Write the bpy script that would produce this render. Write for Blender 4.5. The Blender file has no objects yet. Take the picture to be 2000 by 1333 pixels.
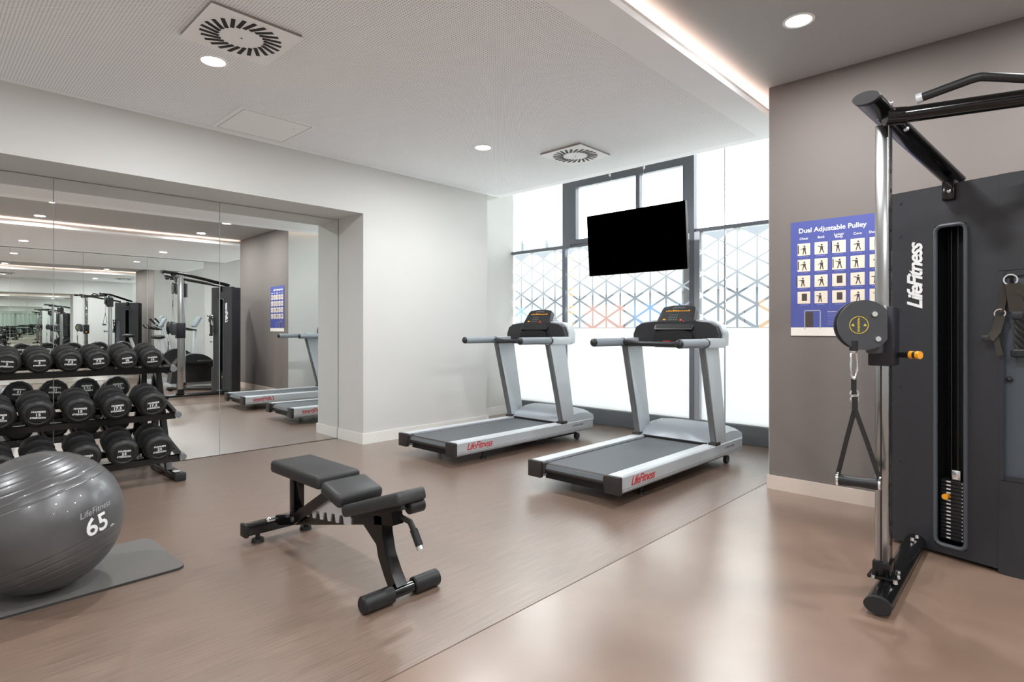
import bpy, bmesh, math, random
from mathutils import Vector, Matrix
random.seed(4)
sc = bpy.context.scene
COL = sc.collection

# ------------------------------------------------------------------ camera
FPX, HOR, H = 1128.5, 645.0, 1.15            # focal length (px), horizon row, eye height
ANG = math.atan((2072 - 1000) / FPX)         # heading: room x axis lies this far right of the view
cam = bpy.data.cameras.new('camera')
cam.sensor_width = 36.0
cam.lens = 36.0 * FPX / 2000
cam.shift_y = -(666.5 - HOR) / 2000
cam.clip_start = 0.02
cam.clip_end = 300
camo = bpy.data.objects.new('camera', cam)
COL.objects.link(camo)
camo.location = (0, 0, H)
camo.rotation_euler = (math.pi / 2, 0, ANG - math.pi / 2)
sc.camera = camo
FW = Vector((math.cos(ANG), math.sin(ANG), 0))
RT = Vector((math.sin(ANG), -math.cos(ANG), 0))


def ray(u, v):
    return FW + RT * ((u - 1000) / FPX) + Vector((0, 0, (HOR - v) / FPX))


# ------------------------------------------------------------------ light and exposure
world = bpy.data.worlds.new('overcast_sky')
sc.world = world
world.use_nodes = True
bg = world.node_tree.nodes['Background']
bg.inputs[0].default_value = (0.965, 0.985, 1.0, 1)
bg.inputs[1].default_value = 6.6
LAMP_W = 27.0            # each ceiling downlight
LED_STRENGTH = 24.0
sc.view_settings.view_transform = 'Standard'
sc.view_settings.look = 'None'
sc.view_settings.exposure = 0.38
sc.view_settings.gamma = 1.0
sc.view_settings.use_curve_mapping = False
cy = sc.cycles
cy.max_bounces = 20
cy.diffuse_bounces = 6
cy.glossy_bounces = 16
cy.transmission_bounces = 8
cy.transparent_max_bounces = 24
cy.sample_clamp_indirect = 6.0
cy.caustics_reflective = True
cy.caustics_refractive = False
cy.blur_glossy = 0.5
try:
    cy.use_denoising = True
    cy.denoiser = 'OPENIMAGEDENOISE'
    cy.denoising_input_passes = 'RGB_ALBEDO_NORMAL'
except Exception:
    pass


# ------------------------------------------------------------------ materials
def srgb(r, g, b):
    f = lambda c: (c / 255 / 12.92) if c / 255 <= 0.04045 else ((c / 255 + 0.055) / 1.055) ** 2.4
    return (f(r), f(g), f(b), 1.0)


MATS = {}


def mat(name, col, rough=0.5, metal=0.0, spec=0.5, noise=0.0, nscale=30.0, bump=0.0, bscale=200.0, coat=0.0, emit=None, estr=0.0):
    if name in MATS:
        return MATS[name]
    m = bpy.data.materials.new(name)
    m.use_nodes = True
    nt = m.node_tree
    b = nt.nodes['Principled BSDF']
    b.inputs['Base Color'].default_value = col
    b.inputs['Roughness'].default_value = rough
    b.inputs['Metallic'].default_value = metal
    b.inputs['Specular IOR Level'].default_value = spec
    b.inputs['Coat Weight'].default_value = coat
    if emit:
        b.inputs['Emission Color'].default_value = emit
        b.inputs['Emission Strength'].default_value = estr
    if noise or bump:
        tc = nt.nodes.new('ShaderNodeTexCoord')
    if noise:
        n = nt.nodes.new('ShaderNodeTexNoise')
        n.inputs['Scale'].default_value = nscale
        n.inputs['Detail'].default_value = 4
        nt.links.new(tc.outputs['Object'], n.inputs['Vector'])
        mp = nt.nodes.new('ShaderNodeMapRange')
        mp.inputs['To Min'].default_value = 1 - noise
        mp.inputs['To Max'].default_value = 1 + noise
        nt.links.new(n.outputs['Fac'], mp.inputs['Value'])
        mx = nt.nodes.new('ShaderNodeVectorMath')
        mx.operation = 'SCALE'
        mx.inputs[0].default_value = col[:3]
        nt.links.new(mp.outputs[0], mx.inputs['Scale'])
        nt.links.new(mx.outputs[0], b.inputs['Base Color'])
    if bump:
        n2 = nt.nodes.new('ShaderNodeTexNoise')
        n2.inputs['Scale'].default_value = bscale
        nt.links.new(tc.outputs['Object'], n2.inputs['Vector'])
        bp = nt.nodes.new('ShaderNodeBump')
        bp.inputs['Strength'].default_value = bump
        bp.inputs['Distance'].default_value = 0.002
        nt.links.new(n2.outputs['Fac'], bp.inputs['Height'])
        nt.links.new(bp.outputs[0], b.inputs['Normal'])
    MATS[name] = m
    return m


def emission_mat(name, col, strength):
    m = bpy.data.materials.new(name)
    m.use_nodes = True
    nt = m.node_tree
    nt.nodes.remove(nt.nodes['Principled BSDF'])
    e = nt.nodes.new('ShaderNodeEmission')
    e.inputs[0].default_value = col
    e.inputs[1].default_value = strength
    nt.links.new(e.outputs[0], nt.nodes['Material Output'].inputs[0])
    MATS[name] = m
    return m


def floor_wood():
    m = bpy.data.materials.new('vinyl_wood')
    m.use_nodes = True
    nt = m.node_tree
    b = nt.nodes['Principled BSDF']
    tc = nt.nodes.new('ShaderNodeTexCoord')
    mp = nt.nodes.new('ShaderNodeMapping')
    mp.inputs['Scale'].default_value = (1.6, 60, 1)
    nt.links.new(tc.outputs['Object'], mp.inputs['Vector'])
    n = nt.nodes.new('ShaderNodeTexNoise')
    n.inputs['Scale'].default_value = 2.2
    n.inputs['Detail'].default_value = 6
    n.inputs['Roughness'].default_value = 0.65
    nt.links.new(mp.outputs[0], n.inputs['Vector'])
    n2 = nt.nodes.new('ShaderNodeTexNoise')
    n2.inputs['Scale'].default_value = 0.9
    nt.links.new(tc.outputs['Object'], n2.inputs['Vector'])
    r = nt.nodes.new('ShaderNodeValToRGB')
    r.color_ramp.elements[0].position = 0.3
    r.color_ramp.elements[0].color = srgb(100, 81, 69)
    r.color_ramp.elements[1].position = 0.72
    r.color_ramp.elements[1].color = srgb(146, 122, 106)
    nt.links.new(n.outputs['Fac'], r.inputs['Fac'])
    mx = nt.nodes.new('ShaderNodeMix')
    mx.data_type = 'RGBA'
    mx.blend_type = 'MULTIPLY'
    mx.inputs['Factor'].default_value = 0.12
    nt.links.new(r.outputs[0], mx.inputs['A'])
    nt.links.new(n2.outputs['Fac'], mx.inputs['B'])
    nt.links.new(mx.outputs['Result'], b.inputs['Base Color'])
    b.inputs['Roughness'].default_value = 0.36
    b.inputs['Specular IOR Level'].default_value = 0.8
    b.inputs['Coat Weight'].default_value = 0.8
    b.inputs['Coat Roughness'].default_value = 0.33
    b.inputs['Coat IOR'].default_value = 1.6
    bp = nt.nodes.new('ShaderNodeBump')
    bp.inputs['Strength'].default_value = 0.12
    bp.inputs['Distance'].default_value = 0.001
    nt.links.new(n.outputs['Fac'], bp.inputs['Height'])
    nt.links.new(bp.outputs[0], b.inputs['Normal'])
    MATS['vinyl_wood'] = m
    return m


def floor_beige():
    m = bpy.data.materials.new('vinyl_beige')
    m.use_nodes = True
    nt = m.node_tree
    b = nt.nodes['Principled BSDF']
    tc = nt.nodes.new('ShaderNodeTexCoord')
    n = nt.nodes.new('ShaderNodeTexNoise')
    n.inputs['Scale'].default_value = 3.0
    n.inputs['Detail'].default_value = 5
    nt.links.new(tc.outputs['Object'], n.inputs['Vector'])
    r = nt.nodes.new('ShaderNodeValToRGB')
    r.color_ramp.elements[0].position = 0.3
    r.color_ramp.elements[0].color = srgb(122, 98, 83)
    r.color_ramp.elements[1].position = 0.7
    r.color_ramp.elements[1].color = srgb(134, 110, 94)
    nt.links.new(n.outputs['Fac'], r.inputs['Fac'])
    nt.links.new(r.outputs[0], b.inputs['Base Color'])
    b.inputs['Roughness'].default_value = 0.3
    b.inputs['Specular IOR Level'].default_value = 0.8
    b.inputs['Coat Weight'].default_value = 0.8
    b.inputs['Coat Roughness'].default_value = 0.24
    b.inputs['Coat IOR'].default_value = 1.6
    mp = nt.nodes.new('ShaderNodeMapping')
    mp.inputs['Scale'].default_value = (1, 2.2, 1)
    nt.links.new(tc.outputs['Object'], mp.inputs['Vector'])
    n2 = nt.nodes.new('ShaderNodeTexNoise')
    n2.inputs['Scale'].default_value = 16
    n2.inputs['Detail'].default_value = 6
    nt.links.new(mp.outputs[0], n2.inputs['Vector'])
    bp = nt.nodes.new('ShaderNodeBump')
    bp.inputs['Strength'].default_value = 0.07
    bp.inputs['Distance'].default_value = 0.004
    nt.links.new(n2.outputs['Fac'], bp.inputs['Height'])
    nt.links.new(bp.outputs[0], b.inputs['Normal'])
    MATS['vinyl_beige'] = m
    return m


def ceiling_perforated(x0, x1, y0, y1, name):
    """white ceiling board, small round holes on a 15 mm grid inside the given rectangle"""
    m = bpy.data.materials.new(name)
    m.use_nodes = True
    nt = m.node_tree
    b = nt.nodes['Principled BSDF']
    b.inputs['Roughness'].default_value = 0.85
    tc = nt.nodes.new('ShaderNodeTexCoord')
    sp = nt.nodes.new('ShaderNodeSeparateXYZ')
    nt.links.new(tc.outputs['Object'], sp.inputs[0])

    def mth(op, a, c=None):
        n = nt.nodes.new('ShaderNodeMath')
        n.operation = op
        for i, q in enumerate((a, c)):
            if q is None:
                continue
            if isinstance(q, (int, float)):
                n.inputs[i].default_value = q
            else:
                nt.links.new(q, n.inputs[i])
        return n.outputs[0]
    P = 0.0165
    fx = mth('SUBTRACT', mth('FRACT', mth('DIVIDE', mth('ADD', sp.outputs[0], 50), P)), 0.5)
    fy = mth('SUBTRACT', mth('FRACT', mth('DIVIDE', mth('ADD', sp.outputs[1], 50), P)), 0.5)
    d2 = mth('ADD', mth('MULTIPLY', fx, fx), mth('MULTIPLY', fy, fy))
    hole = mth('LESS_THAN', d2, 0.21 ** 2)
    ins = mth('MULTIPLY', mth('MULTIPLY', mth('GREATER_THAN', sp.outputs[0], x0), mth('LESS_THAN', sp.outputs[0], x1)),
              mth('MULTIPLY', mth('GREATER_THAN', sp.outputs[1], y0), mth('LESS_THAN', sp.outputs[1], y1)))
    fac = mth('MULTIPLY', hole, ins)
    mx = nt.nodes.new('ShaderNodeMix')
    mx.data_type = 'RGBA'
    nt.links.new(fac, mx.inputs['Factor'])
    mx.inputs['A'].default_value = srgb(251, 253, 255)
    mx.inputs['B'].default_value = srgb(170, 170, 171)
    nt.links.new(mx.outputs['Result'], b.inputs['Base Color'])
    MATS[name] = m
    return m


def film_mat(name, opac, col):
    """frosted window film: scatters daylight through, a little see-through"""
    m = bpy.data.materials.new(name)
    m.use_nodes = True
    nt = m.node_tree
    nt.nodes.remove(nt.nodes['Principled BSDF'])
    t = nt.nodes.new('ShaderNodeBsdfTranslucent')
    t.inputs[0].default_value = col
    d = nt.nodes.new('ShaderNodeBsdfDiffuse')
    d.inputs[0].default_value = col
    a = nt.nodes.new('ShaderNodeMixShader')
    a.inputs[0].default_value = 0.2
    nt.links.new(t.outputs[0], a.inputs[1])
    nt.links.new(d.outputs[0], a.inputs[2])
    tr = nt.nodes.new('ShaderNodeBsdfTransparent')
    x = nt.nodes.new('ShaderNodeMixShader')
    x.inputs[0].default_value = opac
    nt.links.new(tr.outputs[0], x.inputs[1])
    nt.links.new(a.outputs[0], x.inputs[2])
    nt.links.new(x.outputs[0], nt.nodes['Material Output'].inputs[0])
    MATS[name] = m
    return m


def glass_mat():
    m = bpy.data.materials.new('clear_glass')
    m.use_nodes = True
    nt = m.node_tree
    nt.nodes.remove(nt.nodes['Principled BSDF'])
    tr = nt.nodes.new('ShaderNodeBsdfTransparent')
    tr.inputs[0].default_value = (0.93, 0.96, 0.95, 1)
    g = nt.nodes.new('ShaderNodeBsdfGlossy')
    g.inputs['Roughness'].default_value = 0.0
    f = nt.nodes.new('ShaderNodeFresnel')
    f.inputs[0].default_value = 1.3
    x = nt.nodes.new('ShaderNodeMixShader')
    nt.links.new(f.outputs[0], x.inputs[0])
    nt.links.new(tr.outputs[0], x.inputs[1])
    nt.links.new(g.outputs[0], x.inputs[2])
    nt.links.new(x.outputs[0], nt.nodes['Material Output'].inputs[0])
    MATS['clear_glass'] = m
    return m


floor_wood(); floor_beige(); glass_mat()
ceiling_perforated(-2.3, 5.02, 1.87, 5.035, 'ceiling_board_near')
ceiling_perforated(-2.3, 5.02, -3.9, -1.05, 'ceiling_board_far')
film_mat('frosted_film', 0.97, (0.70, 0.695, 0.695, 1))
WHITE = mat('white_paint', srgb(207, 206, 203), 0.7, noise=0.015, nscale=4)
SKIRT = mat('white_skirting', srgb(228, 226, 222), 0.45)
TAUPE = mat('taupe_paint', srgb(114, 106, 102), 0.75, noise=0.03, nscale=3)
TAUPESK = mat('beige_skirting', srgb(208, 192, 180), 0.5)
GREYC = mat('grey_ceiling_paint', srgb(182, 182, 181), 0.8)
FRAME = mat('dark_window_metal', srgb(112, 116, 124), 0.45, 0.3)
FRAMEL = mat('silver_window_metal', srgb(178, 182, 188), 0.35, 0.6)
SILL = mat('dark_sill', srgb(92, 97, 100), 0.5)
MIRROR = mat('mirror_silver', (0.92, 0.945, 0.93, 1), 0.0, 1.0)
SEAMM = mat('mirror_edge', srgb(190, 200, 196), 0.3)
BLACKM = mat('black_gloss_steel', srgb(9, 9, 10), 0.16, 0.0, 0.5)
BLACKR = mat('black_rubber', srgb(22, 22, 23), 0.5, bump=0.12, bscale=260)
BLACKP = mat('black_plastic', srgb(34, 34, 37), 0.42)
SHROUD = mat('tower_shroud', srgb(36, 36, 40), 0.5, bump=0.05, bscale=500)
SHROUD2 = mat('tower_recess', srgb(68, 75, 83), 0.45)
RIM = mat('slot_rim', srgb(70, 74, 79), 0.4)
DARK = mat('deep_black', srgb(10, 10, 11), 0.6)
CHROME = mat('chrome', (0.82, 0.83, 0.84, 1), 0.16, 1.0)
CHROMEP = mat('post_chrome', (0.40, 0.41, 0.41, 1), 0.22, 1.0)
SILVER = mat('silver_paint', srgb(198, 203, 208), 0.38, 0.35)
SILVERL = mat('light_silver_paint', srgb(206, 210, 214), 0.4, 0.2)
GREYP = mat('blue_grey_plastic', srgb(136, 144, 151), 0.5)
HOODM = mat('hood_plastic', srgb(184, 191, 198), 0.45, 0.1)
BELT = mat('treadmill_belt', srgb(88, 92, 96), 0.6, noise=0.08, nscale=120)
BROWNB = mat('endcap_plastic', srgb(44, 40, 38), 0.5)
RED = mat('red_print', srgb(190, 44, 44), 0.5)
WPRINT = mat('white_print', srgb(232, 232, 232), 0.5)
GPRINT = mat('grey_print', srgb(120, 122, 125), 0.5)
YELLOW = mat('yellow_print', srgb(214, 190, 60), 0.5)
ORANGE = mat('orange_plastic', srgb(236, 158, 26), 0.4)
VINYL = mat('black_vinyl', srgb(44, 44, 45), 0.5, bump=0.08, bscale=700)
BALLM = mat('ball_vinyl', srgb(98, 98, 99), 0.36, 0.55, coat=0.2)
MATM = mat('mat_foam', srgb(104, 101, 98), 0.85, bump=0.3, bscale=900)
DIFF = mat('diffuser_white', srgb(252, 252, 252), 0.5)
TVB = mat('tv_black', (0.0, 0.0, 0.0, 1), 1.0, spec=0.0)
TVF = mat('tv_edge', srgb(14, 14, 15), 0.5)
LEDM = emission_mat('led_warm', (1.0, 0.70, 0.58, 1), LED_STRENGTH)
LAMPM = emission_mat('lamp_face', (1.0, 0.93, 0.84, 1), 12.0)
CREAM = mat('poster_cream', srgb(226, 214, 196), 0.6)
BLUE = mat('poster_blue', srgb(74, 82, 150), 0.55, noise=0.06, nscale=5)
BLUEL = mat('poster_line', srgb(128, 128, 186), 0.6)
FIGURE = mat('poster_figure', srgb(70, 60, 56), 0.7)
NYLON = mat('black_nylon', srgb(28, 27, 26), 0.75)
OLIVE = mat('dark_webbing', srgb(58, 52, 46), 0.8)


# ------------------------------------------------------------------ mesh helpers
class MB:
    def __init__(self):
        self.v, self.f, self.s = [], [], []

    def add(self, vs, fs, smooth=False, M=None):
        o = len(self.v)
        for p in vs:
            p = Vector(p)
            if M is not None:
                p = M @ p
            self.v.append(p)
        for q in fs:
            self.f.append([i + o for i in q])
            self.s.append(smooth)
        return self

    def box(self, x0, x1, y0, y1, z0, z1, M=None):
        vs = [(x, y, z) for z in (z0, z1) for y in (y0, y1) for x in (x0, x1)]
        fs = [(0, 2, 3, 1), (4, 5, 7, 6), (0, 1, 5, 4), (2, 6, 7, 3), (0, 4, 6, 2), (1, 3, 7, 5)]
        return self.add(vs, fs, False, M)

    def rbox(self, x0, x1, y0, y1, z0, z1, r=0.01, seg=2, M=None):
        bm = bmesh.new()
        bmesh.ops.create_cube(bm, size=1)
        for v in bm.verts:
            v.co = Vector(((x0 + x1) / 2 + v.co.x * (x1 - x0), (y0 + y1) / 2 + v.co.y * (y1 - y0), (z0 + z1) / 2 + v.co.z * (z1 - z0)))
        bmesh.ops.bevel(bm, geom=bm.edges[:], offset=r, segments=seg, profile=0.5, affect='EDGES', clamp_overlap=True)
        bm.verts.index_update()
        for big in (True, False):
            fs = [f for f in bm.faces if (max(abs(c) for c in f.normal) > 0.9999) == big]
            if big:
                o = len(self.v)
                self.add([v.co.copy() for v in bm.verts], [[v.index for v in f.verts] for f in fs], False, M)
            else:
                for f in fs:
                    self.f.append([v.index + o for v in f.verts])
                    self.s.append(True)
        bm.free()
        return self

    def prism(self, pts, axis, a, b, M=None, smooth=False):
        """polygon pts (2D) extruded along axis from a to b; 2D order = the other two axes in x,y,z order"""
        n = len(pts)

        def mk(p, t):
            if axis == 'x':
                return (t, p[0], p[1])
            if axis == 'y':
                return (p[0], t, p[1])
            return (p[0], p[1], t)
        vs = [mk(p, a) for p in pts] + [mk(p, b) for p in pts]
        o = len(self.v)
        self.add(vs, [(i, (i + 1) % n, n + (i + 1) % n, n + i) for i in range(n)], smooth, M)
        self.f.append([o + i for i in reversed(range(n))]); self.s.append(False)
        self.f.append([o + n + i for i in range(n)]); self.s.append(False)
        return self

    def tube(self, path, r, n=12, M=None, rb=None, caps=True, smooth=True, up=None):
        """round (or oval: r across, rb along the frame normal) tube along a path; r may be a list"""
        P = [Vector(p) for p in path]
        rings = []
        ref = None
        for i, p in enumerate(P):
            if i == 0:
                t = P[1] - P[0]
            elif i == len(P) - 1:
                t = P[-1] - P[-2]
            else:
                t = (P[i + 1] - P[i]).normalized() + (P[i] - P[i - 1]).normalized()
            t.normalize()
            if ref is None:
                ref = Vector(up) if up else (Vector((0, 0, 1)) if abs(t.z) < 0.9 else Vector((1, 0, 0)))
            b = t.cross(ref)
            if b.length < 1e-6:
                b = t.orthogonal()
            b.normalize()
            nn = b.cross(t).normalized()
            if not up:
                ref = nn
            ra = r[i] if isinstance(r, (list, tuple)) else r
            rbb = ra if rb is None else rb
            rings.append([p + b * ra * math.cos(2 * math.pi * k / n) + nn * rbb * math.sin(2 * math.pi * k / n) for k in range(n)])
        o = len(self.v)
        vs = [q for rg in rings for q in rg]
        fs = []
        for i in range(len(P) - 1):
            for k in range(n):
                fs.append((i * n + k, i * n + (k + 1) % n, (i + 1) * n + (k + 1) % n, (i + 1) * n + k))
        self.add(vs, fs, smooth, M)
        if caps:
            self.f.append([o + k for k in reversed(range(n))]); self.s.append(False)
            self.f.append([o + (len(P) - 1) * n + k for k in range(n)]); self.s.append(False)
        return self

    def beam(self, path, w, h, M=None, up=(0, 0, 1)):
        """rectangular bar along a path: w across, h in the up plane"""
        P = [Vector(p) for p in path]
        rings = []
        for i, p in enumerate(P):
            if i == 0:
                t = P[1] - P[0]
            elif i == len(P) - 1:
                t = P[-1] - P[-2]
            else:
                t = (P[i + 1] - P[i]).normalized() + (P[i] - P[i - 1]).normalized()
            t.normalize()
            b = t.cross(Vector(up)); b.normalize()
            nn = b.cross(t)
            rings += [p + b * w / 2 + nn * h / 2, p - b * w / 2 + nn * h / 2, p - b * w / 2 - nn * h / 2, p + b * w / 2 - nn * h / 2]
        fs = []
        for i in range(len(P) - 1):
            for k in range(4):
                fs.append((i * 4 + k, i * 4 + (k + 1) % 4, (i + 1) * 4 + (k + 1) % 4, (i + 1) * 4 + k))
        L = (len(P) - 1) * 4
        fs += [(3, 2, 1, 0), (L, L + 1, L + 2, L + 3)]
        return self.add(rings, fs, False, M)

    def disc(self, c, nrm, r0, r1=None, h=0.0, n=24, M=None):
        """cylinder of height h along nrm starting at c"""
        nrm = Vector(nrm).normalized()
        return self.tube([Vector(c), Vector(c) + nrm * (h or 0.001)], [r0, r1 if r1 is not None else r0], n, M)

    def ring(self, c, nrm, r0, r1, h=0.002, n=32, M=None):
        nrm = Vector(nrm).normalized()
        a = nrm.orthogonal().normalized()
        b = nrm.cross(a)
        c = Vector(c)
        vs, fs = [], []
        for k in range(n):
            d = a * math.cos(2 * math.pi * k / n) + b * math.sin(2 * math.pi * k / n)
            vs += [c + d * r0, c + d * r1, c + d * r1 + nrm * h, c + d * r0 + nrm * h]
        for k in range(n):
            j = (k + 1) % n
            for q in range(4):
                w = (q + 1) % 4
                fs.append((k * 4 + q, k * 4 + w, j * 4 + w, j * 4 + q))
        return self.add(vs, fs, True, M)

    def sphere(self, c, r, nu=16, nv=10, sx=1, sy=1, sz=1, M=None):
        vs, fs = [], []
        for i in range(nv + 1):
            th = math.pi * i / nv
            for k in range(nu):
                ph = 2 * math.pi * k / nu
                vs.append((c[0] + sx * r * math.sin(th) * math.cos(ph), c[1] + sy * r * math.sin(th) * math.sin(ph), c[2] + sz * r * math.cos(th)))
        for i in range(nv):
            for k in range(nu):
                fs.append((i * nu + k, (i + 1) * nu + k, (i + 1) * nu + (k + 1) % nu, i * nu + (k + 1) % nu))
        return self.add(vs, fs, True, M)

    def mesh(self, name, material):
        me = bpy.data.meshes.new(name)
        if XF[0] is not None:
            self.v = [XF[0] @ p for p in self.v]
        me.from_pydata([tuple(p) for p in self.v], [], self.f)
        bm = bmesh.new()
        bm.from_mesh(me)
        for fc, s in zip(bm.faces, self.s):
            fc.smooth = s
        bmesh.ops.recalc_face_normals(bm, faces=bm.faces)
        bm.to_mesh(me)
        bm.free()
        me.materials.append(material)
        try:
            me.set_sharp_from_angle(angle=math.radians(38))
        except Exception:
            pass
        return me

    def build(self, name, material, parent=None, label=None):
        o = bpy.data.objects.new(name, self.mesh(name, material))
        COL.objects.link(o)
        if parent is not None:
            o.parent = parent
            wl = parent
            off = Vector((0, 0, 0))
            while wl is not None:
                off += wl.location
                wl = wl.parent
            if PARENT_WORLD[0] and parent.rotation_euler.z == 0:
                o.location = -off
        if label:
            o['label'] = label
        return o


XF = [None]                  # optional mirror transform applied to every mesh built
PARENT_WORLD = [False]       # True: part meshes are given in room coordinates


def thing(name, label, cat, loc=(0, 0, 0), rz=0.0, group=None):
    o = bpy.data.objects.new(name, None)
    COL.objects.link(o)
    o.location = loc
    o.rotation_euler = (0, 0, rz)
    o['label'] = label
    o['category'] = cat
    if group:
        o['group'] = group
    return o


def tag(o, label, cat=None, group=None, kind=None):
    if label:
        o['label'] = label
    if cat:
        o['category'] = cat
    if group:
        o['group'] = group
    if kind:
        o['kind'] = kind
    return o


def struct(o, label=None):
    o['kind'] = 'structure'
    if label:
        o['label'] = label
    return o


def copy_tree(o, parent=None):
    c = o.copy()
    COL.objects.link(c)
    c.parent = parent
    for ch in [q for q in bpy.data.objects if q.parent == o]:
        copy_tree(ch, c)
    return c


def text_mesh(name, body, size, material, shear=0.0, bold=0.0, align='CENTER', spacing=1.0, depth=0.0006, line=1.0):
    cu = bpy.data.curves.new(name, 'FONT')
    cu.body = body
    cu.size = size
    cu.shear = shear
    cu.offset = bold
    cu.align_x = align
    cu.align_y = 'CENTER'
    cu.space_character = spacing
    cu.space_line = line
    cu.extrude = depth
    cu.resolution_u = 3
    t = bpy.data.objects.new(name, cu)
    COL.objects.link(t)
    dg = bpy.context.evaluated_depsgraph_get()
    me = bpy.data.meshes.new_from_object(t.evaluated_get(dg))
    me.name = name
    bpy.data.objects.remove(t)
    bpy.data.curves.remove(cu)
    me.materials.clear()
    me.materials.append(material)
    return me


def text(name, body, size, material, origin, xdir, updir, parent=None, **k):
    me = text_mesh(name, body, size, material, **k)
    X = Vector(xdir).normalized()
    Y = Vector(updir).normalized()
    Z = X.cross(Y)
    M = Matrix((X, Y, Z)).transposed().to_4x4()
    M.translation = Vector(origin)
    me.transform(M)
    o = bpy.data.objects.new(name, me)
    COL.objects.link(o)
    if parent is not None:
        o.parent = parent
        if PARENT_WORLD[0]:
            o.location = -parent.location
    return o


# ------------------------------------------------------------------ room shell
XW = 5.871            # window plane
XB = -2.4             # wall behind the camera
YM = 5.576            # mirror in the recess
YF = -4.2             # far mirror wall
ZC = 2.804            # white ceiling
ZG = 2.91             # raised grey ceiling
SEAM = 1.605          # joint between the two floor sheets
XP = 4.332            # front of the taupe pier
YP1, YP0 = 1.538, -0.76
LIP1, LIP0 = 1.64, -0.80

struct(MB().box(XB, XW, SEAM - .0025, SEAM + .0025, -.05, .0003).build('trim_6', mat('floor_joint', srgb(92, 74, 64), .6)), 'thin joint between the two floor sheets')
struct(MB().box(XB, XW + .05, SEAM, 5.75, -.06, 0).build('floor', MATS['vinyl_wood']), 'brown wood-look vinyl sheet under the treadmills and the bench')
struct(MB().box(XB, XW + .05, YF - .1, SEAM, -.06, -.0004).build('floor', MATS['vinyl_beige']), 'plain beige vinyl sheet under the cable machine')

# left wall with its mirror recess
w = MB()
w.box(XB, 4.914, 5.087, 5.75, 2.323, 3.3)
w.box(3.183, 4.914, 5.087, 5.75, 0, 2.323)
w.box(XB, 3.183, 5.70, 5.75, 0, 2.323)
w.box(4.914, XW + .05, 5.56, 5.75, 0, 3.3)
struct(w.build('wall_left', WHITE), 'white wall with a deep recess holding the mirror')
b = MB()
b.box(3.168, 4.926, 5.075, 5.087, 0, .105)
b.box(3.168, 3.183, 5.087, 5.56, 0, .105)
b.box(4.914, 4.926, 5.087, 5.56, 0, .105)
b.box(4.926, XW - .06, 5.548, 5.56, 0, .105)
struct(b.build('baseboard_left', SKIRT))
# back, right and front walls
struct(MB().box(XB - .1, XB, YF - .1, 5.75, 0, 3.3).build('wall_back', WHITE))
struct(MB().box(XB, XW + .05, YF - .16, YF - .03, 0, 3.3).build('wall_right', WHITE))
p = MB().box(XP, XW + .05, YP0 + .001, YP1 - .001, 0, 3.3)
struct(MB().box(XP + .004, XW, YP0 - .003, YP0 + .01, .099, 3.3).build('trim_4', WHITE), 'white painted reveal on the far side of the pier')
struct(MB().box(XP + .004, XW, YP1 - .01, YP1 + .003, .099, 3.3).build('trim_3', WHITE), 'white painted reveal on the window side of the pier')
struct(p.build('wall_front', TAUPE), 'taupe painted pier between the windows, behind the cable machine')
b = MB()
b.box(XP - .012, XP, YP0 - .012, YP1 + .012, 0, .099)
b.box(XP, XW - .08, YP1, YP1 + .012, 0, .099)
b.box(XP, XW - .08, YP0 - .012, YP0, 0, .099)
struct(b.build('baseboard_front', TAUPESK))
# ceilings
struct(MB().box(XB, 5.135, LIP1, 5.087, ZC, 2.842).build('ceiling', MATS['ceiling_board_near']), 'white perforated ceiling above the treadmills')
struct(MB().box(4.914, 5.135, 5.087, 5.56, ZC, 2.842).build('ceiling', WHITE), 'white ceiling end beside the left wall')
struct(MB().box(XB, 5.135, YF, LIP0, ZC, 2.842).build('ceiling', MATS['ceiling_board_far']), 'white perforated ceiling of the far half, seen in the mirror')
struct(MB().box(XB, 5.135, -1.15, 1.98, ZG, ZG + .05).build('ceiling', GREYC), 'raised grey ceiling strip between the two white ceilings')
c = MB()
c.box(XB, 5.135, 1.98, 2.03, 2.842, ZG + .05)
c.box(XB, 5.135, -1.2, -1.15, 2.842, ZG + .05)
struct(c.build('trim_1', WHITE), 'cove upstand behind the light strips')
c = MB()
c.box(5.10, 5.135, LIP1, 5.56, 2.852, 3.3)
c.box(5.10, 5.135, YF, LIP0, 2.852, 3.3)
struct(c.build('trim_2', WHITE), 'ceiling edge facing the window slot')
struct(MB().box(XB - .1, XW + .05, YF - .16, 5.75, 3.3, 3.36).build('ceiling', WHITE), 'upper slab above the window slot')

# cove light strips
u_ = MB().box(XB, 5.1, LIP1, LIP1 + .012, 2.842, 2.862).box(XB, XP, LIP0 - .012, LIP0, 2.842, 2.862)
struct(u_.build('trim_5', WHITE), 'small upstand that hides the light strips')
for (y, lab) in ((LIP1 + .055, 'warm white light strip hidden above the white ceiling edge'), (LIP0 - .055, 'warm white light strip on the far ceiling edge, seen in the mirror')):
    o = MB().box(XB, 5.0 if y > 0 else XP, y - .012, y + .012, 2.843, 2.852).build('light_strip', LEDM)
    tag(o, lab, 'light strip')

# ------------------------------------------------------------------ windows
SPC = 0.20
TRI = SPC * 2 / math.sqrt(3)


def tri_mesh(flip, k):
    g = 0.011 * k
    s = -1 if flip else 1
    # triangle with a vertical edge, in the yz plane, inset by g
    pts = [(-s * SPC / 2, -TRI / 2), (-s * SPC / 2, TRI / 2), (s * SPC / 2, 0)]
    cen = (-s * SPC / 6, 0)
    inr = SPC / 3
    q = [(cen[0] + (a - cen[0]) * (1 - g / inr), cen[1] + (c_ - cen[1]) * (1 - g / inr)) for a, c_ in pts]
    return MB().prism(q, 'x', 0, .0015).mesh('film_triangle', MATS['frosted_film'])


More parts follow.
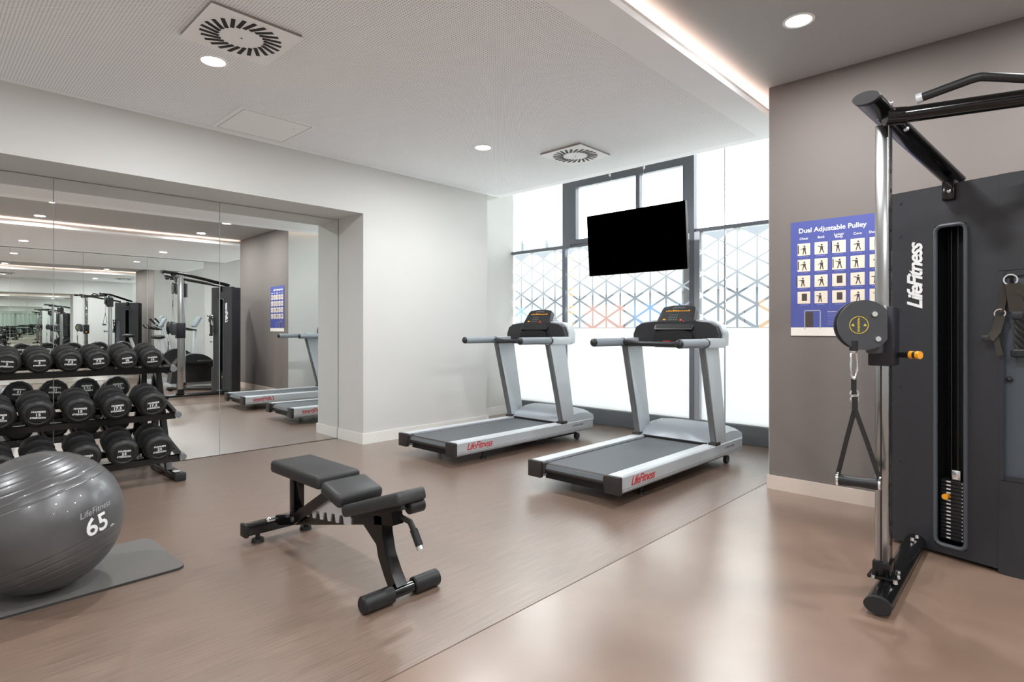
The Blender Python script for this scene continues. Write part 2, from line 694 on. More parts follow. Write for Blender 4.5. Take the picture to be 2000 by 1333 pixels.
def half_mesh(flip):
    s = -1 if flip else 1
    q = [(-s * (SPC / 2 - .011), .004), (-s * (SPC / 2 - .011), TRI / 2 - .026), (s * (SPC / 2 - .052), .004)]
    return MB().prism(q, 'x', 0, .0015).mesh('film_triangle', MATS['frosted_film'])


HALF = [half_mesh(0), half_mesh(1)]
TRIS = {(fl, j): tri_mesh(fl, k) for fl in (0, 1) for j, k in enumerate((1.0, 0.9, 0.62, 0.42))}


def window(name, y0, y1, mulls, thin, label, sash=None, plain=False):
    root = bpy.data.objects.new(name, None)
    COL.objects.link(root)
    root.location = (XW, (y0 + y1) / 2, 0)
    struct(root, label)
    PARENT_WORLD[0] = True
    k = MB()
    k.rbox(XW - .06, XW + .05, y0, y1, 0, .19, .008)
    k.build('sill', SILL, root)
    MB().box(XW - .03, XW + .04, y0, y1, 2.195, 2.235).build('transom', FRAME, root)
    MB().box(XW - .03, XW + .04, y0, y1, 3.2, 3.3).build('head', FRAME, root)
    for (a, b_, lo_, fl_) in mulls:
        m_ = MB().box(XW - .05, XW + .04, a, b_, 2.2, 3.3)
        m_.box(XW - .05, XW + .04, lo_, b_, .19, 2.2).build('mullion', FRAME, root)
        if fl_:
            MB().box(XW - .045, XW + .04, a - .06, a, .19, 2.2).build('mullion_flange', FRAMEL, root)
    for a in thin:
        MB().box(XW - .006, XW + .012, a - .005, a + .005, .19, 3.2).build('glass_joint', FRAMEL, root)
    if sash:
        a, b_ = sash
        MB().box(XW - .05, XW + .02, a, b_, 2.94, 3.2).build('sash_head', FRAME, root)
        MB().box(XW - .05, XW + .02, a, b_, 2.235, 2.29).build('sash_rail', FRAME, root)
        MB().box(XW - .05, XW + .02, a, a + .075, 2.29, 2.94).build('sash_stile', FRAME, root)
        MB().box(XW - .05, XW + .02, b_ - .09, b_, 2.29, 2.94).build('sash_stile', FRAME, root)
        m = (3.56 + 3.51) / 2
        MB().box(XW - .05, XW + .02, m - .025, m + .025, 2.29, 2.94).build('sash_mullion', FRAME, root)
    edges = [y0] + [t for a, b_, lo_, fl_ in sorted(mulls) for t in (lo_, b_)] + [y1]
    for i in range(0, len(edges), 2):
        a, b_ = edges[i], edges[i + 1]
        MB().box(XW + .002, XW + .008, a, b_, .19, 2.195).build('pane', MATS['clear_glass'], root)
        MB().box(XW + .002, XW + .008, a, b_, 2.235, 3.2).build('pane', MATS['clear_glass'], root)
        MB().box(XW - .001, XW + .0005, a, b_, .19, 1.172).build('frosted_film', MATS['frosted_film'], root)
        if plain:
            MB().box(XW - .001, XW + .0005, a, b_, 1.172, 3.2).build('frosted_film', MATS['frosted_film'], root)
            continue
        # film triangles
        n0 = int(math.floor(a / SPC)) - 1
        for col in range(n0, int(math.ceil(b_ / SPC)) + 1):
            yc = (col + .5) * SPC
            if yc + SPC * .3 < a or yc - SPC * .3 > b_:
                continue
            for row in range(0, 10):
                zc = 1.172 + TRI / 2 * row + 0.004
                flip = (row + col) % 2
                if zc + TRI / 2 > 2.28:
                    continue
                if row == 0:
                    zc += 0.0
                lo = zc - TRI / 2
                j = 0 if row < 4 else (1 if row < 5 else (2 if row < 6 else 3))
                o = bpy.data.objects.new('film_triangle', TRIS[(flip, j)] if row else HALF[flip])
                COL.objects.link(o)
                o.parent = root
                o.location = (XW - .0012 - root.location.x, yc - root.location.y, zc)
    PARENT_WORLD[0] = False
    return root


window('window_1', YP1, 5.56, [(2.845, 2.90, 2.845, True), (4.515, 4.64, 4.597, False)], [2.528], 'tall window wall with frosted triangle film behind the treadmills', sash=(2.90, 4.515))
window('window_2', YF, YP0, [(-2.6, -2.54, -2.6, True)], [], 'window wall beyond the pier, seen only in the mirror', plain=True)


# ------------------------------------------------------------------ mirrors
def mirror_panels(root, xs, z0, z1, back):
    for a, b_ in zip(xs[:-1], xs[1:]):
        MB().rbox(a + .0016, b_ - .0016, -.003, .003, z0, z1, .0012, 1).build('mirror_panel', MIRROR, root)
    MB().box(xs[0], xs[-1], min(back, .0032 if back > 0 else -.0032), max(back, .0032 if back > 0 else -.0032), z0, z1).build('backing', SEAMM, root)


m1 = thing('wall_mirror', 'frameless wall mirror of tall panels behind the dumbbell rack', 'mirror', (3.178, 5.572, 0.004))
mirror_panels(m1, [-5.55, -4.79, -3.59, -2.385, -1.183, 0.0], 0, 2.316, .02)
m1.rotation_euler = (math.radians(.10), 0, math.radians(-1.25))
m2 = thing('wall_mirror', 'far wall mirror facing the room, seen inside the other mirror', 'mirror', (2.25, YF - .005, 0.004))
mirror_panels(m2, [-4.6, -3.6, -2.4, -1.2, 0, 1.2, 2.4], 0, 2.79, -.02)


# ------------------------------------------------------------------ ceiling fittings
def downlight(x, y, z, label, group=None):
    t = thing('downlight', label, 'downlight', (x, y, z), group=group)
    MB().ring((0, 0, -.005), (0, 0, 1), .068, .084, .005).build('trim_ring', DIFF, t)
    MB().disc((0, 0, -.0035), (0, 0, 1), .069, h=.003, n=28).build('lamp_face', LAMPM, t)
    ld = bpy.data.lights.new('downlight_lamp', 'AREA')
    ld.shape = 'DISK'
    ld.size = .13
    ld.energy = LAMP_W
    ld.color = (0.955, 0.98, 1.0)
    ld.spread = math.radians(180)
    lo = bpy.data.objects.new('downlight_lamp', ld)
    COL.objects.link(lo)
    lo.parent = t
    lo.location = (0, 0, -.008)
    return t


downlight(1.31, 3.775, ZC, 'round downlight next to the large air diffuser and ceiling hatch')
downlight(3.61, 3.79, ZC, 'round downlight above the left treadmill deck')
downlight(3.50, 1.08, ZG, 'round downlight in the grey ceiling above the cable machine post')
downlight(1.22, 1.12, ZG, 'round downlight in the grey ceiling above the bench, seen in the mirror')
downlight(3.50, -.32, ZG, 'round downlight in the grey ceiling above the far cable column')
downlight(1.20, -.30, ZG, 'round downlight in the grey ceiling by the far light strip')
downlight(3.49, -2.94, ZC, 'round downlight in the far white ceiling above the elliptical')
downlight(1.18, -2.93, ZC, 'round downlight in the far white ceiling away from the window')
downlight(-1.1, 3.775, ZC, 'round downlight in the white ceiling above the left end of the rack')
downlight(-1.1, .4, ZG, 'round downlight in the grey ceiling near the back wall')
downlight(-1.1, -2.93, ZC, 'added downlight brightening the far half, in the white ceiling near the back wall')  # extra lamp, added to brighten the far half of the room

slot_me = MB().box(-.0105, .0105, 0, .098, -.003, 0).mesh('slot', DARK)


def diffuser(x, y, label, s):
    t = thing('air_diffuser', label, 'air diffuser', (x, y, ZC))
    MB().rbox(-s, s, -s, s, -.022, -.0165, .002, 1).build('face_plate', DIFF, t)
    MB().box(-s + .006, s - .006, -s + .006, s - .006, -.0165, -.0002).build('collar', mat('collar_shade', srgb(150, 142, 136), .7), t)  # collar colour carries the shadow between face plate and ceiling
    for k in range(24):
        a = 2 * math.pi * k / 24
        o = bpy.data.objects.new('slot', slot_me)
        COL.objects.link(o)
        o.parent = t
        o.location = (.115 * math.cos(a), .115 * math.sin(a), -.0212)
        o.rotation_euler = (0, 0, a - math.pi / 2 + math.radians(28))
    MB().disc((0, 0, -.025), (0, 0, 1), .006, h=.004, n=10).build('screw', GPRINT, t)
    return t


diffuser(1.30, 3.32, 'square swirl air diffuser beside the ceiling hatch', .243)
diffuser(4.335, 3.30, 'square swirl air diffuser near the television', .237)
o = MB().rbox(1.713, 2.318, 4.382, 4.985, ZC - .006, ZC - .0002, .002, 1)
root = thing('access_hatch', 'flat white square access hatch in the perforated ceiling', 'hatch', (2.015, 4.68, ZC))
PARENT_WORLD[0] = True
o.build('hatch_panel', mat('hatch_white', srgb(248, 248, 248), .8), root)
for (a_, b_, c_, d_) in ((1.745, 1.749, 4.41, 4.957), (2.282, 2.286, 4.41, 4.957), (1.745, 2.286, 4.41, 4.414), (1.745, 2.286, 4.953, 4.957)):
    MB().box(a_, b_, c_, d_, ZC - .0066, ZC - .0058).build('hatch_joint', GPRINT, root)
MB().disc((2.20, 4.55, ZC - .0075), (0, 0, 1), .004, h=.002, n=10).build('lock', GPRINT, root)
PARENT_WORLD[0] = False

# ------------------------------------------------------------------ television
tv = thing('television', 'black flat television hung in front of the window', 'television', (5.03, 3.09, 2.04))
tilt = Matrix.Rotation(math.radians(-4.5), 4, 'Y')
MB().rbox(-.012, .03, -.562, .562, -.318, .318, .004, 1, M=tilt).build('casing', TVF, tv)
MB().box(-.0135, -.0115, -.559, .559, -.315, .315, M=tilt).build('screen', TVB, tv)
MB().box(.03, .07, -.25, .25, -.18, .18, M=tilt).build('rear_bracket', BLACKP, tv)
for yy in (.36, -.05):
    MB().tube([(.055, yy * .6, .1), (.098, yy, ZC - 2.04 + .03)], .0012, 6).build('wire', CHROME, tv)
    MB().tube([(.098, yy, ZC - 2.04 - .03), (.098, yy, ZC - 2.04 + .01)], .011, 8).build('ceiling_stud', DIFF, tv)


# ------------------------------------------------------------------ treadmills
def make_treadmill(label):
    t = thing('treadmill', label, 'treadmill')
    # base chassis
    MB().box(.06, 1.9, -.29, .29, .07, .14).build('chassis', DARK, t)
    for s in (-1, 1):
        pr = [(s * .392, .118), (s * .392, .192), (s * .386, .199), (s * .282, .199), (s * .282, .09), (s * .375, .085), (s * .392, .105)]
        r_ = MB().prism(pr, 'x', .012, 1.945)
        rail = r_.build('side_rail', SILVER, t)
        MB().box(.03, 1.42, s * .285 if s > 0 else -.372, .372 if s > 0 else -.285, .1992, .2006).build('foot_platform', SILVERL, t)
        MB().box(.012, 1.945, s * .392 - .001, s * .392 + .001, .114, .1175).build('rail_groove', GPRINT, t)
        MB().rbox(-.02, .014, s * .335 - .06, s * .335 + .06, .083, .201, .006).build('end_cap', BROWNB, t)
        MB().rbox(.0, .075, s * .272 - .022, s * .272 + .022, .115, .192, .008).build('roller_guard', BROWNB, t)
        # upright
        cy_ = s * .36
        up = [(1.452, .19), (1.632, .19), (1.475, 1.005), (1.235, 1.005)]
        MB().prism(up, 'y', cy_ - .026, cy_ + .026).build('upright', SILVER, t)
        MB().prism([(1.428, .19), (1.455, .19), (1.238, 1.005), (1.211, 1.005)], 'y', cy_ - .02, cy_ + .02).build('upright_trim', GREYP if False else mat('trim_grey', srgb(98, 99, 100), .5), t)
        MB().rbox(1.405, 1.50, cy_ - .035, cy_ + .035, .195, .222, .006).build('upright_foot', BROWNB, t)
        # handrail
        yy = s * .385
        MB().tube([(.79, yy, 1.045), (.80, yy, 1.045), (1.225, yy, 1.045)], [.03, .035, .035], 18).build('handrail', GREYP, t)
        MB().sphere((.795, yy, 1.045), .0345, 18, 10, sx=.75).build('handrail_cap', BLACKP, t)
        MB().tube([(1.222, yy, 1.045), (1.242, yy, 1.045)], .0375, 18).build('handrail_collar', BLACKP, t)
        MB().rbox(1.235, 1.53, yy - .036, yy + .036, 1.003, 1.082, .012).build('handrail_bracket', SILVER, t)
        # feet
        MB().tube([(.40, s * .30, .004), (.40, s * .30, .09)], .012, 10).disc((.40, s * .30, 0), (0, 0, 1), .03, .026, .016, 14).build('leveling_foot', DARK, t)
        MB().box(1.3, 1.74, s * .31 - .015, s * .31 + .015, .055, .085).build('lift_arm', DARK, t)
        MB().tube([(1.72, s * .345 - .014, .034), (1.72, s * .345 + .014, .034)], .034, 18).build('wheel', BLACKP, t)
        # logo print on the rail side
        xd, oy = ((1, 0, 0), -.3935) if s < 0 else ((-1, 0, 0), .3935)
        text('logo_print', 'LifeFitness', .082, RED, (.27, oy, .152), xd, (0, 0, 1), t, shear=.35, bold=.0006, spacing=.9)
        text('series_print', 'ACTIVATE SERIES', .024, GPRINT, (1.68, oy, .158), xd, (0, 0, 1), t, shear=.15)
    # belt with rear roller
    pth = [(1.46, 0, .188), (.05, 0, .188), (.02, 0, .176), (.008, 0, .153), (.02, 0, .13), (.06, 0, .118)]
    m_ = MB()
    for i in range(len(pth) - 1):
        a, b_ = pth[i], pth[i + 1]
        m_.add([(a[0], -.252, a[2]), (a[0], .252, a[2]), (b_[0], .252, b_[2]), (b_[0], -.252, b_[2])], [(0, 1, 2, 3)], True)
    m_.build('running_belt', BELT, t)
    MB().tube([(.046, -.255, .152), (.046, .255, .152)], .034, 20).build('rear_roller', BROWNB, t)
    MB().box(.05, 1.46, -.283, -.252, .17, .184).box(.05, 1.46, .252, .283, .17, .184).build('belt_gap', DARK, t)
    # motor hood : lofted
    xs = [1.44, 1.50, 1.57, 1.66, 1.75, 1.84, 1.92, 1.965, 1.975]
    hs = [.0, .055, .10, .128, .132, .12, .098, .07, .0]
    ys = [-.385, -.38, -.34, -.29, -.2, -.1, 0, .1, .2, .29, .34, .38, .385]
    ss = [0, .62, .80, .93, .99, 1, 1, 1, .99, .93, .80, .62, 0]
    vs, fs = [], []
    for i, x in enumerate(xs):
        for j, y in enumerate(ys):
            vs.append((x, y, .196 + hs[i] * ss[j]))
    n = len(ys)
    for i in range(len(xs) - 1):
        for j in range(n - 1):
            fs.append((i * n + j, i * n + j + 1, (i + 1) * n + j + 1, (i + 1) * n + j))
    MB().add(vs, fs, True).box(1.45, 1.97, -.384, .384, .18, .197).build('motor_hood', HOODM, t)
    MB().box(1.425, 1.462, -.30, .30, .184, .206).build('hood_lip', DARK, t)
    # console
    sh = [(-.415, 1.02), (-.418, 1.12), (-.39, 1.19), (-.33, 1.225), (-.2, 1.24), (.2, 1.24), (.33, 1.225), (.39, 1.19), (.418, 1.12), (.415, 1.02), (.36, 1.0), (-.36, 1.0)]
    sh2 = [(y * .965, 1.03 + (z - 1.03) * .93) for y, z in sh]
    MB().prism(sh, 'x', 1.50, 1.60).build('console_rim', SILVER, t)
    MB().prism(sh2, 'x', 1.44, 1.51).build('console_shroud', BLACKP, t)
    MB().prism([(y * .45, .995 + (z - .995) * .62) for y, z in sh], 'x', 1.41, 1.442).build('console_tray', DARK, t)
    MB().rbox(1.20, 1.46, -.345, .345, 1.012, 1.04, .01).build('accessory_shelf', BLACKP, t)
    MB().tube([(1.235, .385, 1.05), (1.17, .30, 1.05), (1.135, .15, 1.035), (1.135, -.15, 1.035), (1.17, -.30, 1.05), (1.235, -.385, 1.05)], .02, 12).build('front_grip', BLACKP, t)
    th = math.radians(33)
    Mc = Matrix.Translation((1.43, 0, 1.145)) @ Matrix.Rotation(th, 4, 'Y')
    cp = [(-.175, 0), (-.182, .03), (-.158, .215), (-.145, .238), (-.06, .252), (.06, .252), (.145, .238), (.158, .215), (.182, .03), (.175, 0)]
    cons = MB().prism(cp, 'x', -.02, .035, M=Mc).build('console', BLACKP, t)
    MB().prism([(y * .93, .012 + z * .92) for y, z in cp], 'x', -.023, -.0195, M=Mc).build('console_face', DARK, cons)
    xd, ud = Mc.to_3x3() @ Vector((0, -1, 0)), Mc.to_3x3() @ Vector((0, 0, 1))
    AM = MATS.get('amber_led') or emission_mat('amber_led', (1, .42, .05, 1), .8)
    RD = MATS.get('red_led') or emission_mat('red_led', (1, .12, .05, 1), .8)
    GN = MATS.get('green_led') or emission_mat('green_led', (.2, .8, .3, 1), .25)
    text('console_logo', 'LifeFitness', .028, GPRINT, Mc @ Vector((-.0237, 0, .226)), xd, ud, cons, shear=.3)
    disp = MB()
    for k in range(11):
        y = .105 - k * .021
        disp.box(-.0243, -.0235, y - .008, y + .008, .186, .186 + random.choice((.008, .012, .016)), M=Mc)
    disp.build('readout', AM, cons)
    MB().box(-.0243, -.0235, .095, .12, .095, .107, M=Mc).build('amber_key', AM, cons)
    g = MB()
    for i in range(4):
        for j in range(4):
            g.box(-.0243, -.0235, .055 - i * .022, .066 - i * .022, .07 + j * .025, .08 + j * .025, M=Mc)
    g.build('keypad', mat('key_grey', srgb(92, 98, 94), .5), cons)
    MB().box(-.0243, -.0235, -.06, -.045, .085, .105, M=Mc).box(-.0243, -.0235, -.09, -.075, .07, .085, M=Mc).build('stop_key', RD, cons)
    MB().box(1.30, 1.34, -.03, .03, 1.04, 1.058).build('safety_key', RED, t)
    return t


tm = make_treadmill('silver treadmill nearest the taupe pier, console lit amber')
tm.location = (3.172, 2.44, 0)
tm['group'] = 'treadmills facing the window'
t2 = copy_tree(tm)
t2.location = (3.172, 4.05, 0)
t2['label'] = 'silver treadmill beside the white left wall'

# ------------------------------------------------------------------ adjustable bench
PARENT_WORLD[0] = True
bx = 1.457
bench = thing('weight_bench', 'black adjustable weight bench with three pads on the wood floor', 'bench', (bx, 2.6, 0))
MB().rbox(1.255, 1.66, 3.14, 3.20, .045, .105, .008).build('rear_foot', BLACKM, bench)
for xx in (1.252, 1.653):
    MB().rbox(xx - .006, xx + .016, 3.135, 3.205, .04, .11, .006).build('end_cap', BLACKR, bench)
for xx in (1.325, 1.60):
    MB().disc((xx, 3.165, 0), (0, 0, 1), .034, .03, .018, 18).tube([(xx, 3.165, .01), (xx, 3.165, .05)], .012, 10).build('glide_foot', BLACKR, bench)
MB().beam([(bx, 3.17, .09), (bx, 2.96, .14), (bx, 2.2, .318), (bx, 2.06, .345)], .055, .055).build('main_beam', BLACKM, bench)
MB().beam([(bx, 2.17, .335), (bx, 2.165, .26), (bx, 2.14, .17), (bx, 2.095, .10), (bx, 2.05, .045)], .055, .06, up=(0, 1, 0)).build('front_leg', BLACKM, bench)
MB().prism([(2.20, .31), (2.32, .28), (2.19, .20)], 'x', bx - .02, bx + .02).build('leg_gusset', BLACKM, bench)
MB().tube([(1.30, 2.045, .036), (1.62, 2.045, .036)], .024, 18).build('front_foot_bar', BLACKM, bench)
for a, b_ in ((1.272, 1.415), (1.525, 1.655)):
    MB().tube([(a, 2.045, .036), (a + .006, 2.045, .036), (b_, 2.045, .036)], [.03, .036, .036], 20).build('rubber_grip', BLACKR, bench)
MB().rbox(bx - .03, bx + .03, 2.955, 3.005, .13, .40, .004).build('seat_post', BLACKM, bench)
for s in (-1, 1):
    MB().beam([(bx + s * .045, 2.93, .15), (bx + s * .045, 2.52, .38)], .012, .05).build('seat_strut', BLACKM, bench)
    MB().tube([(bx + s * .04, 2.93, .155), (bx + s * .056, 2.93, .155)], .014, 12).build('pivot_bolt', CHROME, bench)
    MB().tube([(bx + s * .04, 2.545, .365), (bx + s * .056, 2.545, .365)], .009, 10).build('pivot_bolt', CHROME, bench)
# toothed chrome ladder
tp = [(2.86, .185), (2.84, .205), (2.60, .335), (2.56, .335), (2.40, .30), (2.38, .275), (2.38, .245)]
tooth = []
for k in range(5):
    y = 2.44 + k * .075
    z = .245 - (y - 2.38) * .125
    tooth += [(y, z), (y + .012, z + .038), (y + .04, z + .034), (y + .05, z - .006)]
LADM = mat('bright_zinc', (.86, .88, .90, 1), .35, .7)
MB().prism(tp + tooth, 'x', bx - .034, bx - .028).build('adjuster_ladder', LADM, bench)
MB().prism(tp + tooth, 'x', bx + .028, bx + .034).build('adjuster_ladder', LADM, bench)
MB().rbox(1.34, 1.574, 2.537, 3.05, .392, .457, .018, 3).build('seat_pad', VINYL, bench)
M2 = Matrix.Translation((bx, 2.428, .396)) @ Matrix.Rotation(math.radians(14), 4, 'X')
MB().rbox(-.12, .12, -.09, .085, -.035, .03, .022, 3, M=M2).build('hinge_pad', VINYL, bench)
M3 = Matrix.Translation((bx, 2.155, .385)) @ Matrix.Rotation(math.radians(-18.5), 4, 'X')
pd = MB().rbox(-.115, .115, -.215, .185, -.018, .036, .018, 3)
for q_ in pd.v:                       # the pad narrows towards its free end
    q_.x *= .64 + .36 * min(1, max(0, (q_.y + .215) / .40))
pd.v = [M3 @ q_ for q_ in pd.v]
pd.build('back_pad', VINYL, bench)
MB().rbox(-.04, .04, -.17, .16, -.04, -.016, .004, 1, M=M3).build('pad_plate', BLACKM, bench)
MB().tube([(1.455, 1.985, .405), (1.46, 1.985, .405), (1.527, 1.985, .405), (1.532, 1.985, .405)], [.024, .03, .03, .024], 18).build('foam_roller', BLACKR, bench)
MB().tube([(1.475, 2.075, .345), (1.50, 2.03, .325), (1.507, 2.003, .28)], .013, 14).tube([(1.505, 2.012, .295), (1.511, 1.978, .232)], .017, 14).build('pull_handle', BLACKR, bench)
MB().tube([(1.511, 1.978, .232), (1.5127, 1.971, .219)], .0165, 14).build('handle_tip', CHROME, bench)
MB().tube([(1.37, 3.13, .115), (1.40, 3.13, .115)], .014, 12).sphere((1.37, 3.13, .115), .015).build('adjuster_knob', CHROME, bench)

# ------------------------------------------------------------------ exercise mat and ball
root = thing('exercise_mat', 'grey foam exercise mat under the large ball', 'mat', (.04, 3.33, 0))
PARENT_WORLD[0] = False


def round_rect(hx, hy, r, n=6):
    out = []
    for cx, cy_, a0 in ((hx - r, hy - r, 0), (-hx + r, hy - r, 90), (-hx + r, -hy + r, 180), (hx - r, -hy + r, 270)):
        for k in range(n + 1):
            a = math.radians(a0 + 90 * k / n)
            out.append((cx + r * math.cos(a), cy_ + r * math.sin(a)))
    return out


MB().prism(round_rect(.895, .288, .045), 'z', .0005, .009).build('mat_base', mat('mat_underside', srgb(46, 45, 44), .8), root)
MB().prism(round_rect(.893, .286, .044), 'z', .009, .0115).build('mat_top', MATM, root)
root.rotation_euler.z = math.radians(1.2)

BC, BR = Vector((.42, 3.24, .312)), .30
axis = (Vector((0, 0, 1)) * .93 - RT * .30 - FW * .10).normalized()
bx_ = axis.orthogonal().normalized()
by_ = axis.cross(bx_)
ball = thing('exercise_ball', 'large grey inflatable exercise ball printed 65', 'exercise ball', (BC.x, BC.y, .0115))
grooves = [s * math.radians(d) for s in (1, -1) for d in (23, 30, 37, 44, 51, 58)]
vs, fs = [], []
nv, nu = 260, 96
for i in range(nv + 1):
    la = math.pi / 2 - math.pi * i / nv
    r_ = BR
    for g in grooves:
        dlt = abs(la - g)
        if dlt < .016:
            r_ -= .0022 * (1 - dlt / .016)
    for k in range(nu):
        ph = 2 * math.pi * k / nu
        p = (bx_ * math.cos(ph) + by_ * math.sin(ph)) * math.cos(la) * r_ + axis * math.sin(la) * r_
        vs.append(p + Vector((0, 0, BR + .0005)))
for i in range(nv):
    for k in range(nu):
        fs.append((i * nu + k, (i + 1) * nu + k, (i + 1) * nu + (k + 1) % nu, i * nu + (k + 1) % nu))
MB().add(vs, fs, True).build('ball_skin', BALLM, ball)


def ball_text(body, size, u, v, material, name, **k):
    d = ray(u, v).normalized()
    oc = Vector((0, 0, H)) - BC
    bq = oc.dot(d)
    tt = -bq - math.sqrt(max(0, bq * bq - (oc.dot(oc) - BR * BR)))
    hit = Vector((0, 0, H)) + d * tt
    nrm = (hit - BC).normalized()
    xd = axis.cross(nrm).normalized()
    ud = nrm.cross(xd)
    me = text_mesh(name, body, size, material, **k)
    bm = bmesh.new()
    bm.from_mesh(me)
    bmesh.ops.triangulate(bm, faces=bm.faces)
    bmesh.ops.subdivide_edges(bm, edges=[e for e in bm.edges if e.calc_length() > .012], cuts=2)
    for q in bm.verts:
        z = q.co.z
        p = nrm * BR + xd * q.co.x + ud * q.co.y
        p = p.normalized() * (BR + .0008 + z)
        q.co = p + Vector((0, 0, BR + .0005))
    bm.to_mesh(me)
    bm.free()
    o = bpy.data.objects.new(name, me)
    COL.objects.link(o)
    o.parent = ball
    return o


ball_text('65', .105, 191, 1026, WPRINT, 'size_print', bold=.0016)
ball_text('cm', .018, 219, 1025, WPRINT, 'unit_print')
ball_text('LifeFitness', .036, 188, 996, mat('pale_print', srgb(158, 158, 158), .5), 'logo_print', shear=.35)

# ------------------------------------------------------------------ dumbbell rack
PARENT_WORLD[0] = True
RX0, RX1 = -.80, 1.45
rack = thing('dumbbell_rack', 'black three tier dumbbell rack standing against the mirror', 'rack', (.33, 5.2, 0))
TIERS = [(5.065, .849), (4.953, .498), (4.84, .190)]       # front end of each shelf side rail
SL = math.tan(math.radians(14))
for x in (RX0, RX1):
    MB().rbox(x - .038, x + .038, 4.86, 5.50, .0, .058, .012).build('foot', BLACKM, rack)
    MB().rbox(x - .04, x + .04, 4.845, 4.875, .0, .062, .01).build('foot_cap', BLACKR, rack)
    MB().box(x - .02, x + .025, 4.93, 4.99, .058, .0592).build('foot_label', WPRINT, rack)
    MB().beam([(x - .02, 5.07, .05), (x - .02, 5.365, .83)], .04, .05).build('front_leg', BLACKM, rack)
    MB().beam([(x - .02, 5.43, .05), (x - .02, 5.42, .92)], .04, .05).build('rear_leg', BLACKM, rack)
    for (fy, fz) in TIERS:
        MB().beam([(x, fy + .01, fz - .002), (x, 5.42, fz + (5.42 - fy) * SL)], .025, .045).build('side_rail', BLACKM, rack)
        MB().tube([(x + (.012 if x > 0 else -.012), fy - .012, fz - .005), (x + (.012 if x > 0 else -.012), fy + .03, fz + .005)], .024, 14).build('rail_cap', GPRINT, rack)
for (fy, fz) in TIERS:
    for dy in (.045, .26):
        z = fz + dy * SL
        m_ = MB()
        m_.box(RX0, RX1, fy + dy - .025, fy + dy + .025, z - .008, z - .002)
        m_.box(RX0, RX1, fy + dy - .028, fy + dy - .022, z - .045, z - .002)
        m_.build('shelf_bar', BLACKM, rack)
PARENT_WORLD[0] = False


def make_dumbbell(kg, R, L):
    """axis along y, front face at y = 0, body towards +y"""
    t = thing('dumbbell', '', 'dumbbell')
    hl = L * .34
    n = 48
    for (y0, y1, fr) in ((0, hl, True), (L - hl, L, False)):
        prof = [(y0, .60), (y0 + .001, .62), (y0 - .004, .66), (y0 - .004, .72), (y0 + .002, .84), (y0 + .016, .97), (y0 + .03, 1.0), (y1 - .02, 1.0), (y1 - .006, .95), (y1, .82), (y1, .3)]
        if not fr:
            prof = [(y0 + y1 - a, q) for a, q in reversed(prof)]
            prof = list(reversed(prof))
        vs, fs = [], []
        for (yy, q) in prof:
            for k in range(n):
                a = 2 * math.pi * k / n
                lob = 1.0
                if q > .8:
                    c8 = math.cos(8 * a + .4)
                    lob = 1 + .035 * max(-.6, min(.5, c8 * 1.6))
                    q8 = (a + .05) % (math.pi / 4)
                    if q8 < .14:
                        lob -= .04
                vs.append((R * q * lob * math.cos(a), yy, R * q * lob * math.sin(a)))
        for i in range(len(prof) - 1):
            for k in range(n):
                fs.append((i * n + k, (i + 1) * n + k, (i + 1) * n + (k + 1) % n, i * n + (k + 1) % n))
        fs.append(list(range(n)))
        fs.append([(len(prof) - 1) * n + k for k in range(n)])
        head = MB().add(vs, fs, True).build('head', BLACKR, t)
        yf = (-.0012 if fr else L + .0012)
        sgn = 1 if fr else -1
        xd = (sgn, 0, 0)
        text('maker_print', 'HAMMER', R * .185, WPRINT, (0, yf, R * .21), xd, (0, 0, 1), head, shear=.15, bold=R * .006, spacing=1.1)
        text('maker_print', 'STRENGTH', R * .165, WPRINT, (0, yf, -R * .22), xd, (0, 0, 1), head, shear=.15, bold=R * .006, spacing=1.05)
        text('weight_print', kg, R * .28, WPRINT, (0, yf, -R * .01), xd, (0, 0, 1), head, bold=R * .01, spacing=1.15)
    MB().tube([(0, hl * .9, 0), (0, L / 2, 0), (0, L - hl * .9, 0)], [.014, .017, .014], 14).build('handle', CHROME, t)
    return t


protos = {}
SPEC = {'2.5': (.074, .20), '5': (.078, .235), '7.5': (.079, .25), '10': (.080, .265), '12.5': (.092, .285), '15': (.095, .30), '17.5': (.095, .31), '20': (.095, .32), '22.5': (.096, .33), '25': (.097, .34)}
ROWS = [
    (5.02, .913, [(.298, '2.5', 'lightest of all'), (.467, '5', 'between its twin and the lightest one'), (.634, '5', 'touching a heavier one'), (.803, '7.5', 'touching a lighter one'), (.966, '7.5', 'between its twin and a heavier one'), (1.141, '10', 'next to its twin at the rack end'), (1.305, '10', 'at the end of the rack')], 'top'),
    (4.90, .588, [(.195, '12.5', 'farthest from the end of the rack'), (.418, '12.5', 'on the heavier side of its pair'), (.611, '15', 'on the lighter side of its pair'), (.836, '15', 'between its twin and a heavier one'), (1.055, '17.5', 'next to its twin at the rack end'), (1.280, '17.5', 'at the end of the rack')], 'middle'),
    (4.79, .275, [(.18, '20', 'farthest from the end of the rack'), (.405, '20', 'behind the ball'), (.625, '22.5', 'on the lighter side of its pair'), (.85, '22.5', 'on the heavier side of its pair'), (1.071, '25', 'next to its twin at the rack end'), (1.293, '25', 'at the end of the rack')], 'bottom'),
]
for (fy, fz, row, tier) in ROWS:
    for (x, kg, where) in row:
        if kg not in protos:
            protos[kg] = make_dumbbell(kg, *SPEC[kg])
            d = protos[kg]
        else:
            d = copy_tree(protos[kg])
        R_ = SPEC[kg][0]
        d.location = (x, fy, fz + (.012 if tier == 'top' else 0))
        d.rotation_euler = (math.radians(12), math.radians(random.uniform(-6, 6)), math.radians(random.uniform(-2.5, 2.5)))
        d['label'] = 'dumbbell marked %s, %s tier, %s' % (kg, tier, where)
        d['group'] = 'dumbbells on the rack'

